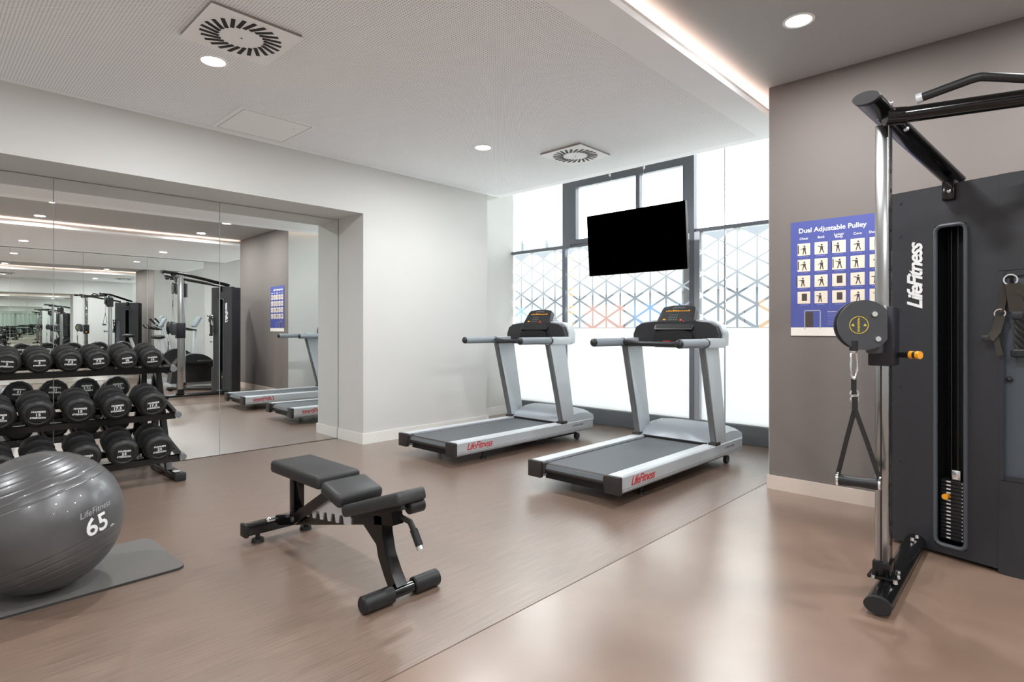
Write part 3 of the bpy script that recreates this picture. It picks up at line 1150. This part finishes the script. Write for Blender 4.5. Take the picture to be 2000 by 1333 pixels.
# ------------------------------------------------------------------ cable machine
AXA = Vector((.961, .275, 0)).normalized()        # machine axis, from the user towards the tower
AXL = Vector((-AXA.y, AXA.x, 0))                  # towards the near post
M0 = Vector((3.12, -.068, 0))


def AX(p, q, z):
    return M0 + AXA * p + AXL * q + Vector((0, 0, z))


_r = Matrix.Identity(3)
for _i in range(3):
    for _j in range(3):
        _r[_i][_j] -= 2 * AXL[_i] * AXL[_j]
RM4 = Matrix.Translation(M0) @ _r.to_4x4() @ Matrix.Translation(-M0)
cm = thing('cable_machine', 'black dual cable machine with chrome posts in front of the taupe wall', 'cable machine', (3.5, 0.0, 0))
PARENT_WORLD[0] = True


def side(flip):
    """one half of the machine, given for the near half; the far half is its mirror image across the axis"""
    RMX = RM4 if flip else Matrix.Identity(4)
    XF[0] = RMX if flip else None
    A, B_ = Vector((3.565, .214, 0)), Vector((3.697, .687, 0))
    d = (B_ - A).normalized()
    nin = Vector((d.y, -d.x, 0))
    # panel frame: local x = along the panel from the centre outwards, local y = inwards, z up
    PM = Matrix((d, nin, Vector((0, 0, 1)))).transposed().to_4x4()
    PM.translation = A
    # base foot and post
    MB().tube([((2.70, .533, .045)), ((3.80, .555, .045))], .047, 24, rb=.032, up=(0, 0, 1)).build('base_foot', BLACKM, cm)
    MB().tube([((2.682, .533, .045)), ((2.705, .5335, .045))], .049, 24, rb=.034, up=(0, 0, 1)).build('foot_end_cap', BLACKR, cm)
    MB().disc(((2.74, .534, 0)), (0, 0, 1), .035, h=.012).build('foot_pad', BLACKR, cm)
    post = MB().rbox(2.90, 2.98, .534, .586, .075, 2.035, .005, 2).build('post', CHROMEP, cm)
    hs_ = MB()
    for k in range(22):
        hs_.disc(((2.945, .5335, .14 + k * .085)), (0, -1, 0), .010, h=.0012, n=10)
    h_ = hs_.build('adjustment_holes', DARK, cm)
    h_['kind'] = 'stuff'
    MB().rbox(2.885, 2.995, .505, .612, .075, .09, .004).rbox(2.892, 2.988, .526, .594, .085, .15, .004).build('post_socket', BLACKM, cm)
    for (bxx, byy) in ((2.87, .585), (2.87, .505), (2.99, .515), (2.94, .508), (3.52, .545), (3.58, .535)):
        MB().disc(((bxx, byy, .082)), (0, 0, 1), .010, .008, .016, 8).build('base_bolt', CHROME, cm)
    # arm over the post to the tower
    MB().tube([((2.68, .566, 2.082)), ((2.94, .548, 2.072)), ((3.74, .40, 1.925))], .050, 24, rb=.026, up=(0, 0, 1)).build('upper_arm', BLACKM, cm)
    MB().tube([((2.655, .568, 2.082)), ((2.685, .566, 2.082))], .049, 24, rb=.025, up=(0, 0, 1)).build('arm_end_cap', BLACKR, cm)
    MB().rbox(-.028, .028, -.022, .03, 1.80, 1.90, .008, M=PM @ Matrix.Translation((.198, 0, 0))).build('arm_bracket', BLACKM, cm)
    for (q, zz) in (((2.80, .51, 2.085), 0), ((2.83, .503, 2.06), 0), ((3.02, .49, 2.03), 0), ((3.60, .405, 1.845), 0)):
        MB().sphere(q, .011, 10, 8).build('arm_bolt', CHROME, cm)
    # crossbar half and chinning grip
    MB().tube([(2.86, .50, 2.045), AX(-.094, 0, 2.045)], .032, 20).build('crossbar', BLACKM, cm)
    MB().tube([((2.835, .535, 2.045)), ((2.875, .47, 2.045))], .036, 18).build('crossbar_flange', BLACKM, cm)
    MB().tube([((2.75, .395, 2.063)), ((2.752, .24, 2.09)), ((2.757, .215, 2.092)), ((2.77, .19, 2.088)), ((2.85, .05, 2.062)), AX(-.16, .10, 2.052), AX(-.10, .06, 2.047)], .0165, 14).build('chin_up_grip', BLACKR, cm)
    MB().tube([((2.7498, .413, 2.0605)), ((2.75, .393, 2.0635))], .0185, 14).build('grip_end', SILVERL, cm)
    # shroud panel around the slot
    W = .50
    p_ = MB()
    T = .05
    p_.box(0, .128, 0, T, .02, 1.885, M=PM)
    p_.box(.263, W, 0, T, .02, 1.885, M=PM)
    p_.box(.128, .263, 0, T, 1.68, 1.885, M=PM)
    p_.box(.128, .263, 0, T, .02, .06, M=PM)
    p_.build('shroud_panel', SHROUD, cm)
    rim = []
    x0, x1, z0, z1, rr = .130, .261, .062, 1.678, .03
    for cx, cz, a0 in ((x1 - rr, z1 - rr, 0), (x0 + rr, z1 - rr, 90), (x0 + rr, z0 + rr, 180), (x1 - rr, z0 + rr, 270)):
        for k in range(5):
            a = math.radians(a0 + 22.5 * k)
            rim.append((cx + rr * math.cos(a), 0, cz + rr * math.sin(a)))
    rim.append(rim[0])
    MB().tube([PM @ Vector(q) for q in rim], .010, 8, up=tuple(nin)).build('slot_rim', RIM, cm)
    MB().box(.128, .263, .14, .15, .02, 1.70, M=PM).box(.118, .128, .02, .15, .02, 1.7, M=PM).box(.263, .273, .02, .15, .02, 1.7, M=PM).build('slot_liner', DARK, cm)
    for q in (.165, .226):
        MB().tube([PM @ Vector((q, .09, .03)), PM @ Vector((q, .09, 1.69))], .009, 10).build('guide_rod', BLACKM, cm)
    XF[0] = None
    wp = MB().rbox(-.058, .058, 0, .1, 0, .0175, .002, 1).mesh('weight_plate', mat('plate_black', srgb(26, 26, 28), .4))
    XF[0] = RMX if flip else None
    for k in range(16):
        o = bpy.data.objects.new('weight_plate', wp)
        COL.objects.link(o)
        o.parent = cm
        o.matrix_local = Matrix.Translation(-Vector(cm.location)) @ RMX @ PM @ Matrix.Translation((.196, .035, .085 + k * .019))
        XF[0] = None
        tx = MB().box(.012, .03, -.001, .0, .006, .0125).box(-.04, -.036, -.001, 0, .006, .012).build('plate_number', WPRINT, o)
        tx.location = (0, 0, 0)
        XF[0] = RMX if flip else None
    MB().tube([PM @ Vector((.222, .035, .305)), PM @ Vector((.222, .005, .305))], .014, 14).build('selector_pin', ORANGE, cm)
    MB().tube([PM @ Vector((.19, .07, .39)), PM @ Vector((.19, .07, 1.68))], .003, 6).build('stack_cable', BLACKP, cm)
    MB().rbox(.17, .21, .045, .085, .39, .44, .004, M=PM).build('stack_head', CHROME, cm)
    for zz in (.45, .85, 1.25, 1.65, 1.83):
        MB().disc(PM @ Vector((.425, .001, zz)), -nin, .008, .006, .003, 12).build('panel_screw', BLACKP, cm)
    # tower body behind the panel
    bk = MB()
    bk.box(.0, .11, T, .17, .015, 1.875, M=PM)
    bk.box(.275, W - .004, T, .17, .015, 1.875, M=PM)
    bk.box(.11, .275, .152, .17, .015, 1.875, M=PM)
    bk.box(.11, .275, T, .152, 1.71, 1.875, M=PM)
    bk.build('tower_body', BLACKP, cm)
    XF[0] = None
    return PM


PM = side(False)
side(True)
# centre section with a rounded nose
NOSE = [(.506, .149), (.486, .115), (.471, .075), (.464, .035), (.462, 0), (.464, -.035), (.471, -.075), (.486, -.115), (.506, -.149)]


def centre(z0, z1, back, wid=1.0):
    pts = [AX(p + back, q * wid, 0) for p, q in NOSE] + [AX(.72, -.149 * wid, 0), AX(.72, .149 * wid, 0)]
    return MB().prism([(p.x, p.y) for p in pts], 'z', z0, z1)


centre(1.430, 1.886, .0).build('upper_cover', SHROUD, cm)
centre(.0, .440, -.004).build('lower_cover', SHROUD, cm)
centre(.442, 1.428, .024).build('centre_plate', SHROUD2, cm)
for sg in (1, -1):
    MB().prism([(AX(p, q * sg, 0).x, AX(p, q * sg, 0).y) for p, q in ((.503, .149), (.492, .132), (.53, .132), (.53, .149))], 'z', .442, 1.428).build('centre_frame', SHROUD, cm)
centre(1.404, 1.428, .002).build('centre_frame', SHROUD, cm)
centre(.442, .462, .002).build('centre_frame', SHROUD, cm)
for (hx, hy) in ((3.568, .165), (3.553, .06)):
    for fl in (None, RM4):
        XF[0] = fl
        MB().tube([(hx + .03, hy, 1.375), (hx - .053, hy, 1.375), (hx - .06, hy, 1.392)], .007, 10).build('accessory_hook', BLACKM, cm)
        MB().sphere((hx, hy + .010, .919), .013).build('storage_knob', BLACKR, cm)
XF[0] = None
# logo print on the shroud
dS = (PM.to_3x3() @ Vector((1, 0, 0)))
nI = (PM.to_3x3() @ Vector((0, 1, 0)))
text('logo_print', 'LifeFitness', .098, WPRINT, PM @ Vector((.352, -.0012, 1.43)), (0, 0, 1), dS, cm, shear=.35, bold=.0026, spacing=.86)

CB = Vector((2.745, .63, 1.075))
PLATE = mat('pulley_plate', srgb(62, 64, 68), .4)


def carriage(xf, dz):
    """sliding pulley carriage: near post at its own height, far post mirrored and dz higher"""
    up = Matrix.Translation((0, 0, dz))
    XF[0] = (xf @ up) if xf is not None else None
    MB().rbox(2.872, 3.005, .512, .606, .996, 1.25, .006).build('carriage', mat('carriage_black', srgb(24, 22, 32), .4), cm)
    MB().tube([(2.868, .545, 1.12), (2.868, .545, 1.255)], .013, 12).build('carriage_pin', CHROME, cm)
    MB().tube([(2.96, .515, 1.045), (2.93, .455, 1.045)], .014, 14).build('carriage_lever', BLACKR, cm)
    MB().tube([(2.932, .462, 1.045), (2.926, .449, 1.045)], .0165, 14).tube([(2.921, .437, 1.045), (2.914, .424, 1.045)], .0165, 14).build('lever_ring', ORANGE, cm)
    MB().tube([(2.926, .449, 1.045), (2.921, .437, 1.045)], .015, 14).build('lever_tip', BLACKR, cm)
    MB().box(2.955, 2.99, .5325, .5338, 1.16, 1.20).build('height_label', WPRINT, cm)
    ax = Vector((.85, .53, 0)).normalized()
    pc = Vector((2.755, .592, 1.171))
    lat = Vector((-ax.y, ax.x, 0))           # towards the room side (left in view)


    def plate_pts(r):
        out = []
        for k in range(40):
            a = 2 * math.pi * k / 40
            c_, s_ = math.cos(a) * r, math.sin(a) * r
            if c_ < -r * .82:
                c_ = -r * .82
            out.append((c_, s_))
        return out


    def plate(off, th):
        Mp = Matrix((lat, Vector((0, 0, 1)), ax)).transposed().to_4x4()
        Mp.translation = pc + ax * off
        return MB().prism(plate_pts(.104), 'z', 0, th, M=Mp)


    p1 = plate(0, .006).build('pulley_plate', PLATE, cm)
    plate(.046, .006).build('pulley_plate', PLATE, cm)
    MB().tube([pc + ax * .006 + lat * .012, pc + ax * .046 + lat * .012], .086, 32).build('pulley_wheel', DARK, cm)
    for (a_, z_) in ((-.035, .045), (-.048, -.058)):
        MB().disc(pc + lat * a_ + Vector((0, 0, z_)) - ax * .010, ax, .011, .013, .012, 8).build('pulley_bolt', CHROME, cm)
    ec = pc + lat * .022 - ax * .0012
    MB().ring(ec, ax, .034, .0365, .0012, 40).build('warning_ring', YELLOW, cm)
    wm = MB()
    for s in (-1, 1):
        c0 = ec + lat * s * .023
        q = [c0 + Vector((0, 0, .007)), c0 + lat * .007 + Vector((0, 0, -.005)), c0 - lat * .007 + Vector((0, 0, -.005))]
        wm.add([x - ax * .0003 for x in q], [(0, 1, 2)])
    wm.build('warning_triangle', YELLOW, cm)
    if xf is None:
        text('warning_print', 'WARNING', .0125, YELLOW, ec - ax * .0004 + lat * .002, (0, 0, -1), -lat, cm, bold=.0003)
    MB().rbox(2.80, 2.90, .545, .60, 1.05, 1.24, .01).build('pulley_arm', PLATE, cm)
    MB().tube([CB + Vector((0, 0, .03)), CB + Vector((0, 0, -.012))], .017, 14).build('cable_stop', BLACKR, cm)
    XF[0] = None


carriage(None, 0)
carriage(RM4, .74)
for XF[0] in (None, RM4):
    MB().tube([(2.894, .562, .14), (2.894, .562, 1.0)], .002, 6).build('lift_cable', BLACKP, cm)
XF[0] = None
PARENT_WORLD[0] = False

# single grip handles hanging from the pulleys
def stirrup(label, xf, dz):
    T_ = Matrix.Translation((0, 0, dz))
    if xf is not None:
        T_ = xf @ T_
    PARENT_WORLD[0] = True
    cx, cyy = CB.x, CB.y
    base = T_ @ Vector((cx, cyy, .50))
    hd = thing('stirrup_handle', label, 'handle', base)
    XF[0] = T_
    hl_ = Vector((2.745, .69, .512))
    hr_ = Vector((2.757, .538, .515))
    top = Vector((cx, cyy - .004, .87))
    m_ = MB()
    for s in (-1, 1):
        o_ = RT * (.011 * s)
        m_.tube([Vector((cx, cyy, 1.062)), Vector((cx, cyy, 1.05)) + o_ * .9, Vector((cx, cyy, .985)) + o_ * 1.3, Vector((cx, cyy, .955)) + o_ * .8, Vector((cx, cyy, .945))], .0042, 8)
    m_.sphere((cx, cyy, 1.06), .011).sphere((cx, cyy, .948), .009)
    m_.build('carabiner', CHROME, hd)
    MB().beam([(cx, cyy, .945), (cx, cyy, .88)], .020, .006, up=tuple(FW)).build('link_strap', NYLON, hd)
    MB().ring((cx, cyy - .004, .882), FW, .0145, .0195, .005, 24).ring((cx, cyy - .004, .858), FW, .013, .0175, .005, 24).build('joining_ring', CHROME, hd)
    MB().beam([top, top + Vector((0, 0, -.06))], .022, .006, up=tuple(FW)).build('link_strap', NYLON, hd)
    for q in (hl_, hr_):
        MB().beam([top + Vector((0, 0, -.05)), (top + Vector((0, 0, -.05))).lerp(q + Vector((0, 0, .03)), .5), q + Vector((0, 0, .02))], .018, .003, up=tuple((FW + RT * .5).normalized())).build('side_strap', NYLON, hd)
    MB().tube([hl_, hl_.lerp(hr_, .08), hl_.lerp(hr_, .5), hl_.lerp(hr_, .92), hr_], [.022, .024, .020, .024, .022], 18).build('grip', BLACKR, hd)
    for q, s in ((hl_, -1), (hr_, 1)):
        dd = (hr_ - hl_).normalized() * s
        MB().tube([q - dd * .004, q + dd * .004], .026, 18).sphere(q + Vector((0, 0, .028)), .006, 8, 6).build('grip_washer', CHROME, hd)
    XF[0] = None
    return hd


stirrup('black strap handle hanging from the near chrome post', None, 0)
stirrup('black strap handle hanging high on the far post, seen in the mirror', RM4, .74)
PARENT_WORLD[0] = True

# accessories on the centre hooks
an = thing('ankle_strap', 'dark webbing ankle straps with metal rings hanging on the machine hook', 'strap', (3.515, .17, 1.02))
MB().ring((3.512, .168, 1.382), (1, .1, 0), .021, .027, .005, 24).build('metal_ring', CHROME, an)
MB().ring((3.535, .207, 1.228), (1, .3, .3), .018, .023, .005, 24).build('metal_ring', CHROME, an)
MB().beam([(3.512, .160, 1.365), (3.518, .150, 1.27), (3.52, .145, 1.235)], .055, .010, up=(1, 0, 0)).beam([(3.512, .14, 1.34), (3.512, .085, 1.30), (3.53, .04, 1.295)], .045, .010, up=(1, 0, 0)).build('cuff', OLIVE, an)
MB().beam([(3.53, .185, 1.37), (3.535, .205, 1.235)], .026, .006, up=(1, 0, 0)).beam([(3.535, .205, 1.215), (3.535, .220, 1.145), (3.525, .245, 1.105)], .036, .010, up=(1, 0, 0)).beam([(3.535, .225, 1.13), (3.535, .205, 1.03)], .022, .006, up=(1, 0, 0)).build('tail_strap', OLIVE, an)
MB().rbox(3.515, 3.54, .245, .275, 1.095, 1.125, .004).rbox(3.512, 3.53, .125, .165, 1.20, 1.235, .003).build('buckle', BLACKP, an)
rp = thing('triceps_rope', 'thick black twisted rope with a stopper hanging beneath the straps', 'rope', (3.53, .14, 1.03))
m_ = MB()
for ph in (0, 2.1, 4.2):
    m_.tube([(3.532 + .009 * math.cos(ph + k * .55), .139 + .009 * math.sin(ph + k * .55), 1.225 - k * .008) for k in range(22)], .0105, 8)
m_.build('rope_strands', NYLON, rp)
MB().tube([(3.532, .139, 1.062), (3.532, .139, 1.055), (3.532, .139, 1.03), (3.532, .139, 1.024)], [.022, .031, .031, .022], 18).build('stopper', BLACKR, rp)

# ------------------------------------------------------------------ wall poster
po = thing('wall_poster', 'blue exercise poster titled Dual Adjustable Pulley on the taupe wall', 'poster', (XP - .004, 1.1, 1.11))
px = XP - .004
Y0, W_, Z0, Z1 = 1.386, .60, 1.11, 1.908
MB().box(px, XP - .0005, Y0 - W_, Y0, Z0, Z1).build('poster_sheet', BLUE, po)
MB().box(px - .0008, px, Y0 - W_, Y0, Z0, Z0 + .058).build('footer_band', mat('poster_white', srgb(232, 224, 214), .6), po)
text('title_print', 'Dual Adjustable Pulley', .046, WPRINT, (px - .001, Y0 - .05, 1.842), (0, -1, 0), (0, 0, 1), po, align='LEFT', bold=.0008)
cols = ['Chest', 'Back', 'Lower\nBody', 'Core', 'Shoulders']
for i, cn in enumerate(cols):
    yc = Y0 - .085 - i * .110
    text('column_title', cn, .023, WPRINT, (px - .001, yc, 1.787), (0, -1, 0), (0, 0, 1), po, bold=.0003, line=.7)
    if i:
        MB().box(px - .0009, px, yc + .0545, yc + .0555, 1.295, 1.79).build('column_rule', BLUEL, po)
    for j in range(4):
        zc = 1.712 - j * .112
        ph = MB().box(px - .0010, px, yc - .041, yc + .041, zc - .042, zc + .042).build('photo', CREAM, po)
        f = MB()
        kind = (i * 3 + j * 5) % 4
        fx = yc - (.004 if kind != 2 else -.006)
        Mf = Matrix.Translation((px - .0013, fx, zc - .034))
        if (i == 2 and j >= 2) or (i == 0 and j == 3) or (i == 4 and j == 0):
            f.box(0, .0004, -.017, .017, .012, .062, M=Mf)
        else:
            f.disc((0, 0, .056), (1, 0, 0), .0062, h=.0004, n=10, M=Mf)
            f.prism([(-.008, .026), (.008, .026), (.009, .047), (-.009, .047)], 'x', 0, .0004, M=Mf)
            f.prism([(-.008, .027), (-.001, .027), (-.006 - .004 * (kind % 2), 0), (-.012 - .004 * (kind % 2), 0)], 'x', 0, .0004, M=Mf)
            f.prism([(.001, .027), (.008, .027), (.012 + .004 * (kind % 2), 0), (.006 + .004 * (kind % 2), 0)], 'x', 0, .0004, M=Mf)
            f.prism([(.006, .046), (.026, .040 + .006 * (kind - 1)), (.026, .036 + .006 * (kind - 1)), (.006, .040)], 'x', 0, .0004, M=Mf)
            if i in (0, 2):
                f.box(0, .0004, .036, .043, .005, .065, M=Mf)
        f.build('figure', FIGURE, po)
        MB().box(px - .0008, px, yc - .03 + .004 * (kind % 3), yc + .03 - .005 * (j % 2), zc - .053, zc - .049).build('caption_line', BLUEL, po)
g = MB()
yL, yR = Y0 - .09, Y0 - .19
g.box(px - .0012, px, yL - .004, yL + .002, Z0 + .045, Z0 + .175).box(px - .0012, px, yR - .003, yR + .003, Z0 + .05, Z0 + .17)
g.box(px - .0012, px, yR, yL, Z0 + .172, Z0 + .178)
g.build('machine_sketch', mat('sketch_light', srgb(170, 168, 170), .6), po)
MB().box(px - .0010, px, yR + .045, yL - .004, Z0 + .06, Z0 + .165).build('sketch_tower', FIGURE, po)
text('notes_title', 'Instructions', .012, WPRINT, (px - .001, Y0 - .235, Z0 + .165), (0, -1, 0), (0, 0, 1), po, align='LEFT')
for k in range(8):
    MB().box(px - .0008, px, Y0 - .40 + .01 * (k % 3), Y0 - .235, Z0 + .075 + k * .0105, Z0 + .0775 + k * .0105).build('notes_line', BLUEL, po)
PARENT_WORLD[0] = False


# ------------------------------------------------------------------ cardio machines, seen in the mirror
el = thing('elliptical_trainer', 'elliptical trainer with black round drive housing, seen in the mirror', 'elliptical', (3.30, -1.62, 0))
hp = []
for k in range(25):
    a = math.radians(180 - 180 * k / 24)
    hp.append((.43 + .43 * math.cos(a), .22 + .43 * math.sin(a)))
hp += [(.88, .08), (-.02, .08)]
MB().prism(hp, 'y', -.15, .15).build('drive_housing', BLACKP, el)
MB().prism([(.43 + (x - .43) * .7, .24 + (z - .24) * .7) for x, z in hp], 'y', -.156, .156).build('housing_disc', DARK, el)
MB().beam([(-.05, 0, .05), (1.75, 0, .05)], .10, .06).beam([(.0, -.3, .035), (.0, .3, .035)], .08, .06).beam([(1.7, -.3, .035), (1.7, .3, .035)], .08, .06).build('base_frame', SILVER, el)
MB().tube([(1.28, 0, .05), (1.22, 0, .5), (1.02, 0, 1.2)], [.07, .055, .045], 16).build('mast', SILVERL, el)
MB().rbox(-.03, .03, -.17, .17, -.14, .14, .03, 3, M=Matrix.Translation((.98, 0, 1.36)) @ Matrix.Rotation(math.radians(25), 4, 'Y')).build('console', GREYP, el)
for s in (-1, 1):
    MB().tube([(1.16, s * .27, .45), (1.1, s * .29, .95), (.98, s * .30, 1.25), (.80, s * .27, 1.42)], .019, 12).build('swing_arm', SILVER, el)
    MB().tube([(1.0, s * .30, 1.21), (.80, s * .27, 1.42)], .024, 12).build('swing_grip', BLACKR, el)
    MB().beam([(.15, s * .21, .42 + s * .1), (1.16, s * .24, .42)], .05, .05).build('pedal_arm', BLACKP, el)
    MB().rbox(.42, .80, s * .25 - .075, s * .25 + .075, .40 + s * .06, .46 + s * .06, .015).build('pedal', BLACKR, el)
    MB().tube([(1.03, s * .05, 1.15), (.92, s * .2, 1.14), (.80, s * .22, 1.20)], .016, 10).build('fixed_grip', BLACKR, el)
bk = thing('exercise_bike', 'upright exercise bike with silver frame, seen in the mirror', 'exercise bike', (3.25, -2.75, 0))
MB().prism([(.45 + .33 * math.cos(math.radians(15 * k)), .42 + .3 * math.sin(math.radians(15 * k))) for k in range(24)], 'y', -.11, .11).build('drive_housing', BLACKP, bk)
MB().beam([(-.1, 0, .06), (1.0, 0, .06)], .09, .07).beam([(-.08, -.25, .035), (-.08, .25, .035)], .07, .06).beam([(.98, -.25, .035), (.98, .25, .035)], .07, .06).build('base_frame', SILVER, bk)
MB().tube([(.3, 0, .4), (.14, 0, .92)], .035, 14).build('seat_post', SILVERL, bk)
MB().sphere((.1, 0, .97), .14, 18, 10, sx=1.0, sy=.75, sz=.32).build('saddle', BLACKR, bk)
MB().tube([(.78, 0, .4), (.82, 0, 1.15)], .045, 14).build('mast', SILVERL, bk)
MB().rbox(-.03, .03, -.15, .15, -.13, .13, .03, 3, M=Matrix.Translation((.84, 0, 1.30)) @ Matrix.Rotation(math.radians(28), 4, 'Y')).build('console', GREYP, bk)
for s in (-1, 1):
    MB().tube([(.82, s * .03, 1.12), (.76, s * .22, 1.12), (.5, s * .24, 1.17), (.45, s * .23, 1.25)], .017, 12).build('handlebar', BLACKR, bk)
    MB().beam([(.45, s * .13, .42), (.45 + s * .12, s * .13, .42 - s * .13)], .02, .03).rbox(.40 + s * .12, .50 + s * .12, s * .19 - .05, s * .19 + .05, .28 - s * .13 + .12, .31 - s * .13 + .12, .006).build('pedal_crank', BLACKP, bk)

# ------------------------------------------------------------------ outside the window
g = MB().box(XW + .06, 90, -60, 70, -.25, -.12).build('ground', mat('pavement_outside', srgb(222, 222, 220), .9, noise=.05, nscale=.5))
struct(g, 'pale paved street outside the window')
PARENT_WORLD[0] = False
hs_ = thing('street_building', 'low grey building with coloured shop fronts across the street outside', 'building', (24, 8, -.12))
MB().box(0, 6, -14, 22, 0, 3.0).build('facade', mat('facade_grey', srgb(72, 76, 82), .9), hs_)
MB().box(.4, 6, -14, 22, 3.0, 5.62).build('upper_storey', mat('storey_pale', srgb(90, 93, 98), .9), hs_)
MB().box(-.3, 6, -14.2, 22.2, 3.0, 3.25).build('roof_edge', mat('roof_grey', srgb(76, 79, 84), .9), hs_)
cols_ = [srgb(48, 72, 98), srgb(96, 66, 58), srgb(62, 66, 72), srgb(66, 92, 116), srgb(104, 82, 58), srgb(56, 60, 66)]
for k in range(12):
    y = -13 + k * 2.9
    MB().box(-.08, 0, y, y + 2.3, .4, 2.5).build('shop_front', mat('shop_%d' % (k % 6), cols_[k % 6], .6), hs_)
dm = thing('arched_hall', 'pale arched roof hall far behind the street', 'building', (48, 44, -.12))
pts = [(-16 + 32 * k / 24, 6.0 + 5.0 * math.sin(math.pi * k / 24)) for k in range(25)] + [(16, 0), (-16, 0)]
MB().prism(pts, 'x', 0, 14).build('arched_roof', mat('pale_roof', srgb(112, 118, 124), .9), dm)
for k in range(9):
    a = -14.4 + k * 3.6
    MB().tube([(-.05, a, 1), (-.05, a, 6 + 5.0 * math.sin(math.pi * (a + 16) / 32) + .3)], .12, 8).build('roof_rib', mat('rib_grey', srgb(90, 96, 102), .8), dm)
pl = thing('street_post', 'orange post standing just outside the window mullion', 'post', (7.4, 5.745, -.12))
MB().tube([(0, 0, 0), (0, 0, 2.5)], .05, 14).build('post_shaft', mat('post_orange', srgb(150, 108, 48), .6), pl)
MB().tube([(0, 0, 0), (0, 0, .05)], .12, 14).build('post_base', FRAME, pl)
